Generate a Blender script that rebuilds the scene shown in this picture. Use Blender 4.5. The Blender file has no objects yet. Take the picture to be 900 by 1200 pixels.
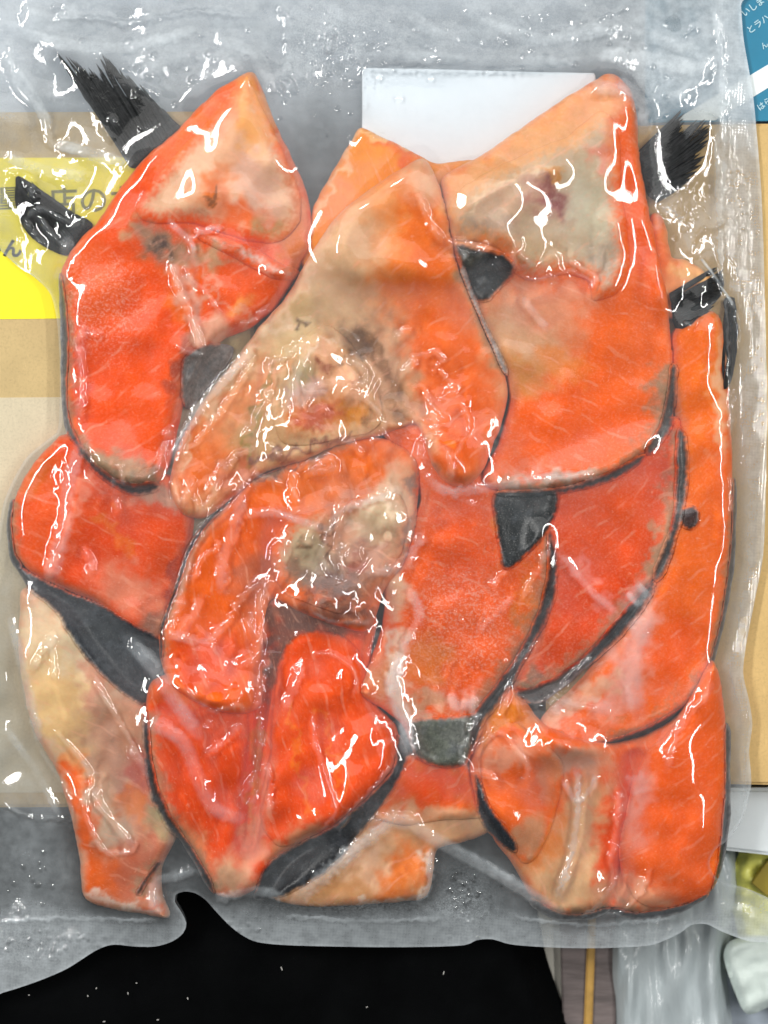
import bpy, math, random
import numpy as np
from mathutils import Vector

random.seed(7)
RNG = np.random.default_rng(11)
scene = bpy.context.scene
col = scene.collection

# ------------------------------------------------------------------ units
U = 0.00035            # one photo pixel in metres on the bag
CAM_H = 1.0            # camera height
ZREF = 28 * U          # height of the plane that is in exact scale
DREF = CAM_H - ZREF

# ------------------------------------------------------------------ camera
cam = bpy.data.cameras.new("camera")
cam_o = bpy.data.objects.new("camera", cam)
col.objects.link(cam_o)
cam_o.location = (0, 0, CAM_H)
cam.sensor_fit = 'VERTICAL'
cam.sensor_height = 24.0
cam.lens = 24.0 * DREF / (1200 * U)
cam.clip_start = 0.02
cam.clip_end = 50
scene.camera = cam_o
cam.dof.use_dof = True
cam.dof.focus_distance = CAM_H - 30 * U
cam.dof.aperture_fstop = 2.6

# ------------------------------------------------------------------ light
world = bpy.data.worlds.new("World")
scene.world = world
world.use_nodes = True
bg = world.node_tree.nodes["Background"]
bg.inputs[0].default_value = (0.93, 0.97, 1.0, 1)
bg.inputs[1].default_value = 0.14

def tube(x, y, z, length, width, rad, along):
    l = bpy.data.lights.new("tube_or_added_panel", 'AREA')
    l.shape = 'RECTANGLE'
    l.size, l.size_y = (length, width)
    l.energy = math.pi * length * width * rad
    l.color = (1.0, 0.985, 0.96)
    o = bpy.data.objects.new("tube_or_added_panel", l)
    col.objects.link(o)
    o.location = (x, y, z)
    d = -Vector((x, y, z)).normalized()
    up = Vector(along)
    xa = (up - d * up.dot(d)).normalized()
    za = -d
    ya = za.cross(xa)
    from mathutils import Matrix
    m = Matrix((xa, ya, za)).transposed()
    o.rotation_euler = m.to_euler()
    return o

tube(-0.92, 0.45, 1.30, 1.25, 0.090, 58.0, (0.25, 1, 0))
tube(0.95, 0.20, 1.35, 1.25, 0.075, 46.0, (-0.1, 1, 0))
tube(0.10, 1.25, 1.45, 3.0, 1.7, 1.15, (1, 0, 0))       # wide soft panel, added for broad sheen on the film and fill

scene.view_settings.view_transform = 'Standard'
scene.view_settings.look = 'None'
scene.view_settings.exposure = 0.0
scene.view_settings.gamma = 1.0
scene.view_settings.use_curve_mapping = False
scene.cycles.transparent_max_bounces = 24
scene.cycles.max_bounces = 8
scene.cycles.use_denoising = True

# ------------------------------------------------------------------ helpers
def lin(c):
    out = []
    for v in c[:3]:
        v = v / 255.0
        out.append(v / 12.92 if v <= 0.04045 else ((v + 0.055) / 1.055) ** 2.4)
    return np.array(out, dtype=np.float32)

def flesh(c):
    """raw salmon is an orange red"""
    r, g, b = c
    if r > 195 and g < 125 and b < 100:
        return lin((min(255, r + 10), g * 1.16 + 4, b * 0.5))
    if r > 150:
        return lin((min(255, r * 1.06 + 8), g * 1.07 + 10, b * 1.10 + 12))
    return lin(c)

def P(x, y, z=28):
    """point at height z (in px units) that is seen at photo pixel x, y"""
    k = (CAM_H - z * U) / DREF
    return ((x - 450) * U * k, (600 - y) * U * k, z * U)

def sstep(a, b, x):
    t = np.clip((x - a) / (b - a), 0, 1)
    return t * t * (3 - 2 * t)

def fft_noise(shape, cell, lo, hi, seed):
    """band-passed noise, wavelengths lo..hi in px, unit deviation"""
    r = np.random.default_rng(seed)
    n = r.standard_normal(shape).astype(np.float32)
    f = np.fft.rfft2(n)
    fy = np.fft.fftfreq(shape[0], cell)[:, None]
    fx = np.fft.rfftfreq(shape[1], cell)[None, :]
    k = np.hypot(fx, fy)
    g = np.exp(-(k * lo * 0.5) ** 2 * 2) * (1 - np.exp(-(k * hi) ** 2 * 2))
    out = np.fft.irfft2(f * g, shape)
    return (out / out.std()).astype(np.float32)

def blur(a, s):
    """gaussian blur, s in cells"""
    r = max(1, int(math.ceil(s * 3)))
    w = np.exp(-0.5 * (np.arange(-r, r + 1) / s) ** 2)
    w /= w.sum()
    p = np.pad(a, ((r, r), (0, 0)), mode='edge')
    out = np.zeros_like(a)
    for i, k in enumerate(w):
        out += k * p[i:i + a.shape[0]]
    p = np.pad(out, ((0, 0), (r, r)), mode='edge')
    out = np.zeros_like(a)
    for i, k in enumerate(w):
        out += k * p[:, i:i + a.shape[1]]
    return out

def smooth_poly(pts, closed=True, step=4.0):
    pts = [np.array(p, float) for p in pts]
    n = len(pts)
    out = []
    m = n if closed else n - 1
    for i in range(m):
        if closed:
            p0, p1, p2, p3 = pts[i - 1], pts[i], pts[(i + 1) % n], pts[(i + 2) % n]
        else:
            p0, p1, p2, p3 = pts[max(i - 1, 0)], pts[i], pts[i + 1], pts[min(i + 2, n - 1)]
        k = max(1, int(np.linalg.norm(p2 - p1) / step))
        for j in range(k):
            t = j / k
            m1 = (p2 - p0) * 0.42
            m2 = (p3 - p1) * 0.42
            h = (2*t**3 - 3*t**2 + 1) * p1 + (t**3 - 2*t**2 + t) * m1 + (-2*t**3 + 3*t**2) * p2 + (t**3 - t**2) * m2
            out.append(h)
    if not closed:
        out.append(pts[-1])
    return np.array(out, dtype=np.float32)

def seg_dist(X, Y, pts, closed):
    """distance to a polyline, the nearest point and the place along it 0..1"""
    best = np.full(X.shape, 1e12, np.float32)
    bx = np.zeros_like(best); by = np.zeros_like(best); bt = np.zeros_like(best)
    n = len(pts)
    m = n if closed else n - 1
    for i in range(m):
        a = pts[i]; b = pts[(i + 1) % n]
        d = b - a
        l2 = float(d @ d) + 1e-9
        t = np.clip(((X - a[0]) * d[0] + (Y - a[1]) * d[1]) / l2, 0, 1)
        qx = a[0] + t * d[0]; qy = a[1] + t * d[1]
        dd = (X - qx) ** 2 + (Y - qy) ** 2
        k = dd < best
        best = np.where(k, dd, best); bx = np.where(k, qx, bx); by = np.where(k, qy, by)
        bt = np.where(k, (i + t) / max(m, 1), bt)
    return np.sqrt(best), bx, by, bt

def inside(X, Y, pts):
    c = np.zeros(X.shape, bool)
    n = len(pts)
    for i in range(n):
        x1, y1 = pts[i]; x2, y2 = pts[(i + 1) % n]
        if y1 == y2:
            continue
        k = (y1 > Y) != (y2 > Y)
        c ^= k & (X < (x2 - x1) * (Y - y1) / (y2 - y1) + x1)
    return c

def new_mesh(name, verts, faces, mat, parent=None, smooth=True, colr=None, loops=None):
    me = bpy.data.meshes.new(name)
    me.from_pydata(verts, [], faces)
    return finish(name, me, mat, parent, smooth, colr)

def finish(name, me, mat, parent=None, smooth=True, colr=None):
    if smooth:
        me.polygons.foreach_set('use_smooth', np.ones(len(me.polygons), bool))
    if colr is not None:
        a = me.color_attributes.new('Col', 'FLOAT_COLOR', 'POINT')
        a.data.foreach_set('color', np.ascontiguousarray(colr, np.float32).ravel())
    if mat:
        me.materials.append(mat)
    me.update()
    o = bpy.data.objects.new(name, me)
    col.objects.link(o)
    if parent:
        o.parent = parent
    return o

def grid_mesh(name, V, F):
    """fast quad mesh"""
    me = bpy.data.meshes.new(name)
    me.vertices.add(len(V)); me.vertices.foreach_set('co', np.ascontiguousarray(V, np.float32).ravel())
    me.loops.add(F.size); me.loops.foreach_set('vertex_index', np.ascontiguousarray(F, np.int32).ravel())
    me.polygons.add(len(F)); me.polygons.foreach_set('loop_start', np.arange(0, F.size, F.shape[1], dtype=np.int32))
    me.update(calc_edges=True)
    return me

def empty(name, loc, label=None, cat=None, group=None, kind=None):
    o = bpy.data.objects.new(name, None)
    col.objects.link(o)
    o.location = loc
    o.empty_display_size = 0.01
    tag(o, label, cat, group, kind)
    return o

def tag(o, label=None, cat=None, group=None, kind=None):
    if label: o['label'] = label
    if cat: o['category'] = cat
    if group: o['group'] = group
    if kind: o['kind'] = kind
    return o

# ------------------------------------------------------------------ materials
class NT:
    def __init__(self, name):
        self.m = bpy.data.materials.new(name)
        self.m.use_nodes = True
        self.t = self.m.node_tree
        self.t.nodes.clear()
        self.out = self.n('ShaderNodeOutputMaterial')
    def n(self, kind, **kw):
        nd = self.t.nodes.new(kind)
        for k, v in kw.items():
            setattr(nd, k, v)
        return nd
    def l(self, a, b):
        self.t.links.new(a, b)
    def val(self, nd, **kw):
        for k, v in kw.items():
            nd.inputs[k.replace('_', ' ')].default_value = v
        return nd
    def coord(self):
        return self.n('ShaderNodeTexCoord').outputs['Object']
    def mapping(self, src, scale=(1, 1, 1), rot=(0, 0, 0)):
        mp = self.n('ShaderNodeMapping')
        mp.inputs['Scale'].default_value = scale
        mp.inputs['Rotation'].default_value = rot
        self.l(src, mp.inputs['Vector'])
        return mp.outputs[0]
    def noise(self, src, scale, detail=4, rough=0.55, dist=0.0):
        nd = self.n('ShaderNodeTexNoise')
        nd.inputs['Scale'].default_value = scale
        nd.inputs['Detail'].default_value = detail
        nd.inputs['Roughness'].default_value = rough
        nd.inputs['Distortion'].default_value = dist
        self.l(src, nd.inputs['Vector'])
        return nd.outputs['Fac']
    def voronoi(self, src, scale, feature='F1', out='Distance'):
        nd = self.n('ShaderNodeTexVoronoi', feature=feature)
        nd.inputs['Scale'].default_value = scale
        self.l(src, nd.inputs['Vector'])
        return nd.outputs[out]
    def ramp(self, src, a, b, lo=0.0, hi=1.0):
        nd = self.n('ShaderNodeMapRange', interpolation_type='SMOOTHSTEP')
        nd.inputs['From Min'].default_value = a
        nd.inputs['From Max'].default_value = b
        nd.inputs['To Min'].default_value = lo
        nd.inputs['To Max'].default_value = hi
        self.l(src, nd.inputs['Value'])
        return nd.outputs[0]
    def math(self, op, a, b=None):
        nd = self.n('ShaderNodeMath', operation=op)
        for i, v in enumerate((a, b)):
            if v is None:
                continue
            if isinstance(v, (int, float)):
                nd.inputs[i].default_value = v
            else:
                self.l(v, nd.inputs[i])
        return nd.outputs[0]
    def mix(self, fac, a, b, blend='MIX'):
        nd = self.n('ShaderNodeMix', data_type='RGBA', blend_type=blend)
        for sock, v in ((nd.inputs[0], fac), (nd.inputs[6], a), (nd.inputs[7], b)):
            if isinstance(v, (int, float)):
                sock.default_value = v
            elif isinstance(v, (tuple, list, np.ndarray)):
                sock.default_value = tuple(float(q) for q in v[:3]) + (1,)
            else:
                self.l(v, sock)
        return nd.outputs[2]
    def bump(self, h, strength, dist=0.001, normal=None):
        nd = self.n('ShaderNodeBump')
        nd.inputs['Strength'].default_value = strength
        nd.inputs['Distance'].default_value = dist
        self.l(h, nd.inputs['Height'])
        if normal is not None:
            self.l(normal, nd.inputs['Normal'])
        return nd.outputs[0]
    def principled(self, base, rough=0.5, normal=None, **kw):
        b = self.n('ShaderNodeBsdfPrincipled')
        if isinstance(base, (tuple, list, np.ndarray)):
            b.inputs['Base Color'].default_value = tuple(float(q) for q in base[:3]) + (1,)
        else:
            self.l(base, b.inputs['Base Color'])
        if isinstance(rough, (int, float)):
            b.inputs['Roughness'].default_value = rough
        else:
            self.l(rough, b.inputs['Roughness'])
        if normal is not None:
            self.l(normal, b.inputs['Normal'])
        for k, v in kw.items():
            b.inputs[k.replace('_', ' ')].default_value = v
        self.l(b.outputs[0], self.out.inputs['Surface'])
        return b

def mat_flesh(name, ang):
    t = NT(name)
    co = t.coord()
    at = t.n('ShaderNodeAttribute', attribute_name='Col')
    n1 = t.noise(co, 190, 7, 0.62)
    n2 = t.noise(co, 900, 3, 0.6)
    rot = t.mapping(co, (1, 1, 1), (0, 0, math.radians(ang)))
    st = t.noise(t.mapping(rot, (250, 1250, 300)), 1.0, 4, 0.6, 1.2)
    c = t.mix(1.0, at.outputs['Color'], t.mix(t.ramp(n1, 0.3, 0.72), (0.93, 0.90, 0.88), (1.04, 1.06, 1.06)), 'MULTIPLY')
    c = t.mix(t.math('MULTIPLY', t.ramp(st, 0.52, 0.70), 0.18), c, (0.92, 0.36, 0.17))
    c = t.mix(t.math('MULTIPLY', t.ramp(t.noise(co, 620, 4, 0.7, 0.6), 0.60, 0.70), 0.38), c, (0.90, 0.46, 0.30))
    c = t.mix(t.math('MULTIPLY', t.ramp(t.noise(co, 45, 3, 0.5, 0.4), 0.45, 0.75), 0.13), c, t.mix(0.5, c, (0.88, 0.36, 0.18)))
    c = t.mix(t.math('MULTIPLY', t.ramp(t.noise(co, 110, 5, 0.65, 1.0), 0.6, 0.72), 0.12), c, t.mix(1.0, c, (0.72, 0.5, 0.4), 'MULTIPLY'))
    # thin fat lines between the muscle flakes
    wv = t.n('ShaderNodeTexWave', wave_type='BANDS', bands_direction='Y', wave_profile='SIN')
    wv.inputs['Scale'].default_value = 42
    wv.inputs['Distortion'].default_value = 5.5
    wv.inputs['Detail'].default_value = 2.5
    wv.inputs['Detail Scale'].default_value = 1.1
    t.l(rot, wv.inputs['Vector'])
    fl = t.math('MULTIPLY', t.ramp(wv.outputs['Fac'], 0.90, 0.985), t.ramp(t.noise(co, 120, 3, 0.5), 0.42, 0.66))
    c = t.mix(t.math('MULTIPLY', fl, 0.28), c, (0.93, 0.50, 0.34))
    # frost: fine pale grains of ice
    gr = t.math('MULTIPLY', t.ramp(n2, 0.47, 0.66), at.outputs['Alpha'])
    gr2 = t.math('MULTIPLY', t.ramp(t.noise(co, 2600, 2, 0.5), 0.5, 0.7), at.outputs['Alpha'])
    c = t.mix(t.math('MULTIPLY', t.math('ADD', gr, gr2), 0.42), c, (0.92, 0.66, 0.56))
    h = t.math('ADD', t.math('MULTIPLY', n1, 1.2), t.math('ADD', t.math('MULTIPLY', st, 0.8), t.math('MULTIPLY', n2, 0.4)))
    nb = t.bump(h, 0.15, 0.0006)
    b = t.principled(c, 0.42, nb)
    b.inputs['Subsurface Weight'].default_value = 0.3
    b.inputs['Subsurface Radius'].default_value = (1.0, 0.4, 0.22)
    b.inputs['Subsurface Scale'].default_value = 0.003
    b.inputs['Specular IOR Level'].default_value = 0.10
    return t.m

def mat_skin(name):
    t = NT(name)
    co = t.coord()
    at = t.n('ShaderNodeAttribute', attribute_name='Col')
    n1 = t.noise(co, 420, 6, 0.65)
    n2 = t.noise(co, 1700, 3, 0.6)
    c = t.mix(1.0, at.outputs['Color'], t.mix(t.ramp(n1, 0.3, 0.75), (0.55, 0.55, 0.57), (1.25, 1.25, 1.25)), 'MULTIPLY')
    c = t.mix(t.math('MULTIPLY', t.ramp(t.noise(co, 150, 4, 0.6, 0.5), 0.5, 0.72), 0.3), c, (0.15, 0.17, 0.2))
    c = t.mix(t.math('MULTIPLY', t.ramp(n2, 0.57, 0.72), t.math('ADD', at.outputs['Alpha'], 0.12)), c, (0.55, 0.55, 0.54))
    h = t.math('ADD', n1, t.math('MULTIPLY', t.voronoi(co, 900), 0.6))
    t.principled(c, 0.3, t.bump(h, 0.14, 0.0007), Specular_IOR_Level=0.3)
    return t.m

def mat_fin():
    t = NT("fin_black")
    co = t.coord()
    n1 = t.noise(co, 350, 5, 0.6)
    c = t.mix(t.ramp(n1, 0.35, 0.75), (0.006, 0.0065, 0.007), (0.026, 0.027, 0.029))
    c = t.mix(t.math('MULTIPLY', t.ramp(t.noise(co, 1500, 2, 0.5), 0.62, 0.74), 0.15), c, (0.4, 0.4, 0.4))
    t.principled(c, 0.5, t.bump(n1, 0.3, 0.0006), Specular_IOR_Level=0.15)
    return t.m

def mat_film():
    """thin clear plastic: see-through, glossy, whiter where it is doubled, fogged or sealed"""
    t = NT("clear_plastic_film")
    co = t.coord()
    at = t.n('ShaderNodeAttribute', attribute_name='Col')
    sep = t.n('ShaderNodeSeparateColor')
    t.l(at.outputs['Color'], sep.inputs[0])
    milk, fog, seal = sep.outputs[0], sep.outputs[1], sep.outputs[2]
    # droplets and frost under the film
    v = t.voronoi(co, 430)
    drops = t.math('MULTIPLY', t.ramp(v, 0.22, 0.5, 1, 0), fog)
    n = t.noise(co, 230, 6, 0.65)
    nf = t.noise(co, 1400, 3, 0.6)
    # embossed grain of the sealed edges
    def wave(scale, rot, direction='X'):
        w = t.n('ShaderNodeTexWave', wave_type='BANDS', bands_direction=direction)
        w.inputs['Scale'].default_value = scale
        t.l(t.mapping(co, (1, 1, 1), (0, 0, math.radians(rot))), w.inputs['Vector'])
        return w.outputs['Fac']
    emb = t.math('ADD', wave(250, 4), wave(250, 4, 'Y'))
    emb = t.math('MULTIPLY', emb, seal)
    h = t.math('ADD', t.math('MULTIPLY', drops, 0.5), t.math('MULTIPLY', emb, 0.10))
    h = t.math('ADD', h, t.math('MULTIPLY', n, 0.10))
    nb = t.bump(h, 0.5, 0.0007)
    m2 = t.math('MULTIPLY', milk, t.ramp(n, 0.25, 0.75, 0.72, 1.22))
    m2 = t.math('ADD', m2, t.math('MULTIPLY', t.math('MULTIPLY', t.ramp(nf, 0.42, 0.66), fog), 0.2))
    m2 = t.math('SUBTRACT', m2, t.math('MULTIPLY', drops, 0.06))
    m2 = t.math('ADD', m2, t.math('MULTIPLY', t.math('SUBTRACT', emb, 0.0), 0.02))
    cl = t.n('ShaderNodeClamp'); t.l(m2, cl.inputs[0]); cl.inputs[2].default_value = 0.92
    tr = t.n('ShaderNodeBsdfTransparent')
    tr.inputs[0].default_value = (0.99, 0.99, 0.985, 1)
    df = t.n('ShaderNodeBsdfDiffuse'); df.inputs[0].default_value = (0.78, 0.85, 0.89, 1)
    tl = t.n('ShaderNodeBsdfTranslucent'); tl.inputs[0].default_value = (0.80, 0.85, 0.88, 1)
    w = t.n('ShaderNodeMixShader'); w.inputs[0].default_value = 0.3
    t.l(df.outputs[0], w.inputs[1]); t.l(tl.outputs[0], w.inputs[2])
    b = t.n('ShaderNodeMixShader')
    t.l(cl.outputs[0], b.inputs[0]); t.l(tr.outputs[0], b.inputs[1]); t.l(w.outputs[0], b.inputs[2])
    gl = t.n('ShaderNodeBsdfGlossy'); gl.inputs['Roughness'].default_value = 0.05
    t.l(nb, gl.inputs['Normal'])
    fr = t.n('ShaderNodeFresnel'); fr.inputs['IOR'].default_value = 1.5
    t.l(nb, fr.inputs['Normal'])
    f2 = t.math('MULTIPLY', fr.outputs[0], 1.45)
    c2 = t.n('ShaderNodeClamp'); t.l(f2, c2.inputs[0]); c2.inputs[2].default_value = 0.6
    s = t.n('ShaderNodeMixShader')
    t.l(c2.outputs[0], s.inputs[0]); t.l(b.outputs[0], s.inputs[1]); t.l(gl.outputs[0], s.inputs[2])
    t.l(s.outputs[0], t.out.inputs['Surface'])
    return t.m

def mat_simple(name, c, rough=0.6, var=0.15, scale=60, bump=0.1, bscale=None, bdist=0.001, spec=0.5, metal=0.0, stretch=(1, 1, 1)):
    t = NT(name)
    co = t.mapping(t.coord(), stretch)
    n = t.noise(co, scale, 6, 0.6)
    lo = np.array(c) * (1 - var); hi = np.array(c) * (1 + var)
    cc = t.mix(t.ramp(n, 0.3, 0.7), lo, hi)
    nb = t.bump(t.noise(co, bscale or scale * 8, 4, 0.6), bump, bdist)
    t.principled(cc, rough, nb, Metallic=metal, Specular_IOR_Level=spec)
    return t.m

def mat_kraft(name, c):
    t = NT(name)
    co = t.coord()
    n = t.noise(co, 40, 4, 0.5)
    f = t.noise(co, 1100, 4, 0.7)
    fl = t.noise(t.mapping(co, (900, 160, 400), (0, 0, 0.1)), 1, 4, 0.65)
    c = np.array(c)
    cc = t.mix(t.ramp(n, 0.3, 0.7), c * 0.93, c * 1.06)
    cc = t.mix(t.math('MULTIPLY', t.ramp(f, 0.45, 0.7), 0.5), cc, c * 0.72)
    cc = t.mix(t.math('MULTIPLY', t.ramp(fl, 0.55, 0.75), 0.35), cc, c * 1.25)
    t.principled(cc, 0.8, t.bump(f, 0.2, 0.0004), Specular_IOR_Level=0.2)
    return t.m

FLESH = [mat_flesh("salmon_flesh_a", 25), mat_flesh("salmon_flesh_b", -35), mat_flesh("salmon_flesh_c", 70)]
SKIN = mat_skin("salmon_skin")
FIN = mat_fin()
FILM = mat_film()

# ------------------------------------------------------------------ the background
steel = mat_simple("grey_worktop", lin((158, 168, 180)), 0.45, 0.12, 30, 0.1, stretch=(1, 6, 1), spec=0.5)
TABLE_Z = -120

def slab_px(name, poly, ztop, zbot, mat, parent=None, bev=0.0008):
    """a flat solid whose top outline is given in photo pixels"""
    top = [P(x, y, ztop) for x, y in poly]
    n = len(poly)
    v = [(a, b, c) for a, b, c in top] + [(a, b, zbot * U) for a, b, c in top]
    org = Vector(parent.location) if parent else Vector((0, 0, 0))
    v = [tuple(Vector(q) - org) for q in v]
    f = [tuple(range(n - 1, -1, -1)), tuple(range(n, 2 * n))] + [(i, (i + 1) % n, n + (i + 1) % n, n + i) for i in range(n)]
    me = bpy.data.meshes.new(name)
    me.from_pydata(v, [], f)
    import bmesh
    bm = bmesh.new(); bm.from_mesh(me)
    bmesh.ops.recalc_face_normals(bm, faces=bm.faces)
    bmesh.ops.bevel(bm, geom=bm.edges[:], offset=bev, segments=2, affect='EDGES')
    bm.to_mesh(me); bm.free()
    return finish(name, me, mat, parent, smooth=False)

# worktop everything stands on
wt = slab_px("worktop", [(-900, -900), (1800, -900), (1800, 2100), (-900, 2100)], TABLE_Z, TABLE_Z - 60, steel)
tag(wt, kind='structure')

kraft_l = mat_kraft("kraft_board", lin((196, 172, 124)))
kraft_tape = mat_kraft("paper_tape", lin((205, 193, 165)))
kraft_r = mat_kraft("kraft_board_yellow", lin((208, 176, 118)))
yellow = mat_simple("yellow_print", lin((247, 232, 8)), 0.45, 0.04, 30, 0.05)
ink = mat_simple("black_ink", (0.012, 0.012, 0.012), 0.6, 0.1)
pale_ink = mat_simple("grey_green_ink", lin((122, 118, 22)), 0.6, 0.1)

carton = empty("carton", P(130, 540, TABLE_Z), "kraft cardboard carton with a yellow printed panel and pale paper tape under the bag", "carton")
slab_px("box_body", [(-330, 132), (296, 130), (300, 945), (-330, 948)], -2, TABLE_Z, kraft_l, carton, 0.0012)
pan = slab_px("printed_panel", [(-320, 186), (290, 184), (290, 371), (0, 374), (-320, 378)], -1.2, -2.4, yellow, carton, 0.00005)
slab_px("paper_tape", [(-328, 468), (294, 464), (294, 928), (-328, 930)], -1.0, -2.2, kraft_tape, carton, 0.00005)

def lettering(name, txt, x, y, size_px, rot, mat, parent, z, bold=0.0):
    cu = bpy.data.curves.new(name, 'FONT')
    cu.body = txt
    cu.size = size_px * U * 1.15
    cu.offset = bold * U
    cu.resolution_u = 3
    cu.extrude = 0.00002
    o = bpy.data.objects.new(name, cu)
    col.objects.link(o)
    dg = bpy.context.evaluated_depsgraph_get()
    me = bpy.data.meshes.new_from_object(o.evaluated_get(dg))
    bpy.data.objects.remove(o)
    me.materials.clear()
    m = finish(name, me, mat, parent, smooth=False)
    m.location = Vector(P(x, y, z)) - Vector(parent.location)
    m.rotation_euler = (0, 0, math.radians(rot))
    return m
lettering("lettering", "店のガイド", 57, 249, 31, 2, pale_ink, carton, -0.7, 0.5)
lettering("lettering", "量", -4, 244, 26, 2, pale_ink, carton, -0.7, 0.3)
lettering("lettering", "るん", -20, 297, 20, -4, ink, carton, -0.7, 0.9)

carton2 = empty("carton", P(880, 540, TABLE_Z), "plain yellowish cardboard carton beneath the bag's long ribbed side seal", "carton")
slab_px("box_body", [(640, 148), (1230, 140), (1235, 925), (640, 916)], -2, TABLE_Z, kraft_r, carton2, 0.0012)

teal = mat_simple("teal_print", lin((22, 118, 150)), 0.4, 0.06, 40, 0.03)
pale_print = mat_simple("pale_blue_print", lin((176, 212, 222)), 0.5, 0.03)
white_print = mat_simple("white_print", lin((232, 240, 240)), 0.5, 0.03)
leaf = empty("leaflet", P(830, 20, -60), "teal printed card with white handwriting style lettering and a slanting white stripe", "leaflet")
slab_px("card", [(756, -260), (1150, -330), (1150, 138), (756, 144)], -3, -5, teal, leaf, 0.0002)
slab_px("stripe", [(700, 222), (1100, -78), (1100, -44), (700, 250)][:0] or [(760, 168), (905, 70), (1000, 6), (1000, 30), (905, 96), (800, 168)][:0] or [(790, 141), (908, 71), (1040, -10), (1040, 14), (908, 98), (838, 141)], -2.4, -3.2, white_print, leaf, 0.00003)
for i, (txt, x, y, s) in enumerate((("いしまりが", 872, 20, 11), ("とラハル", 878, 40, 11), ("ん", 894, 58, 9), ("はら", 890, 130, 10), ("こまり", 835, 20, 10), ("ひろい", 790, 70, 10))):
    lettering("lettering", txt, x, y, s * 0.82, 36, pale_print, leaf, -2.2, 0.15)

# ------ below the bag's bottom edge
def cloth_sheet(name, poly, z0, amp, lo, hi, seed, mat, step=5, drop=12, edge=14, aniso=None, parent=None):
    """a soft sheet: height field over an outline in photo pixels"""
    pts = smooth_poly(poly, True, 6)
    x0, y0 = pts.min(0) - step; x1, y1 = pts.max(0) + step
    xs = np.arange(x0, x1 + step, step); ys = np.arange(y0, y1 + step, step)
    X, Y = np.meshgrid(xs, ys)
    X = X.astype(np.float32); Y = Y.astype(np.float32)
    n = fft_noise(X.shape, step, lo, hi, seed)
    if aniso:
        n = blur(n, 1.0)
        r = int(aniso / step)
        for _ in range(r):
            n = (np.roll(n, 1, 0) + n + np.roll(n, -1, 0)) / 3
        n /= n.std()
    T = z0 + amp * n
    return field_mesh(name, X, Y, step, pts, T, lambda s: T - drop * (1 - sstep(0, edge, s)), z0 - drop - 6, mat, parent, corr=True)

def field_mesh(name, X, Y, step, pts, T, topfn, zbot, mat, parent, colf=None, corr=False, sd=None, closed=True, zb=None):
    """solid from a height field inside an outline: top grid snapped to the outline, side walls and a base"""
    if sd is None:
        d, qx, qy, _ = seg_dist(X, Y, pts, True)
        ins = inside(X, Y, pts)
        sd = np.where(ins, d, -d)
    else:
        sd, qx, qy = sd
    H, W = X.shape
    snap = (sd < 0.33 * step) & (sd > -1.5 * step)
    Xs = np.where(snap, qx, X); Ys = np.where(snap, qy, Y)
    sdd = np.where(snap, 0, sd)
    Z = topfn(np.maximum(sdd, 0))
    q = (sd[:-1, :-1] > 0.33 * step).astype(int) + (sd[1:, :-1] > 0.33 * step) + (sd[1:, 1:] > 0.33 * step) + (sd[:-1, 1:] > 0.33 * step)
    mn = np.minimum(np.minimum(sd[:-1, :-1], sd[1:, :-1]), np.minimum(sd[1:, 1:], sd[:-1, 1:]))
    ok = (q >= 1) & (mn > -1.5 * step)
    idx = np.arange(H * W).reshape(H, W)
    F = np.stack([idx[1:, :-1][ok], idx[1:, 1:][ok], idx[:-1, 1:][ok], idx[:-1, :-1][ok]], 1)
    used = np.unique(F)
    remap = np.full(H * W, -1); remap[used] = np.arange(len(used))
    F = remap[F]
    xf, yf, zf = Xs.ravel()[used], Ys.ravel()[used], Z.ravel()[used]
    nv = len(used)
    # boundary edges
    nxt = {}
    if closed:
        E = np.concatenate([F[:, [0, 1]], F[:, [1, 2]], F[:, [2, 3]], F[:, [3, 0]]])
        key = E[:, 0].astype(np.int64) * nv + E[:, 1]
        rkey = E[:, 1].astype(np.int64) * nv + E[:, 0]
        b = ~np.isin(key, rkey)
        BE = E[b]
        bv = np.unique(BE)
        bmap = np.full(nv, -1); bmap[bv] = np.arange(len(bv)) + nv
        if zb is not None:
            zlow = np.minimum(zb.ravel()[used][bv], zf[bv] - 0.6)
        else:
            zlow = np.full(len(bv), zbot)
        xf = np.concatenate([xf, xf[bv]]); yf = np.concatenate([yf, yf[bv]]); zf = np.concatenate([zf, zlow])
        side = np.stack([BE[:, 1], BE[:, 0], bmap[BE[:, 0]], bmap[BE[:, 1]]], 1)
        F = np.concatenate([F, side])
    if corr:
        k = (CAM_H - zf * U) / DREF
    else:
        k = 1.0
    org = np.array(parent.location) if parent else np.zeros(3)
    V = np.stack([(xf - 450) * U * k, (600 - yf) * U * k, zf * U], 1) - org
    me = grid_mesh(name, V, F)
    c = None
    if colf is not None:
        c = colf(xf, yf, used, nv)
    return finish(name, me, mat, parent, True, c)

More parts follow.
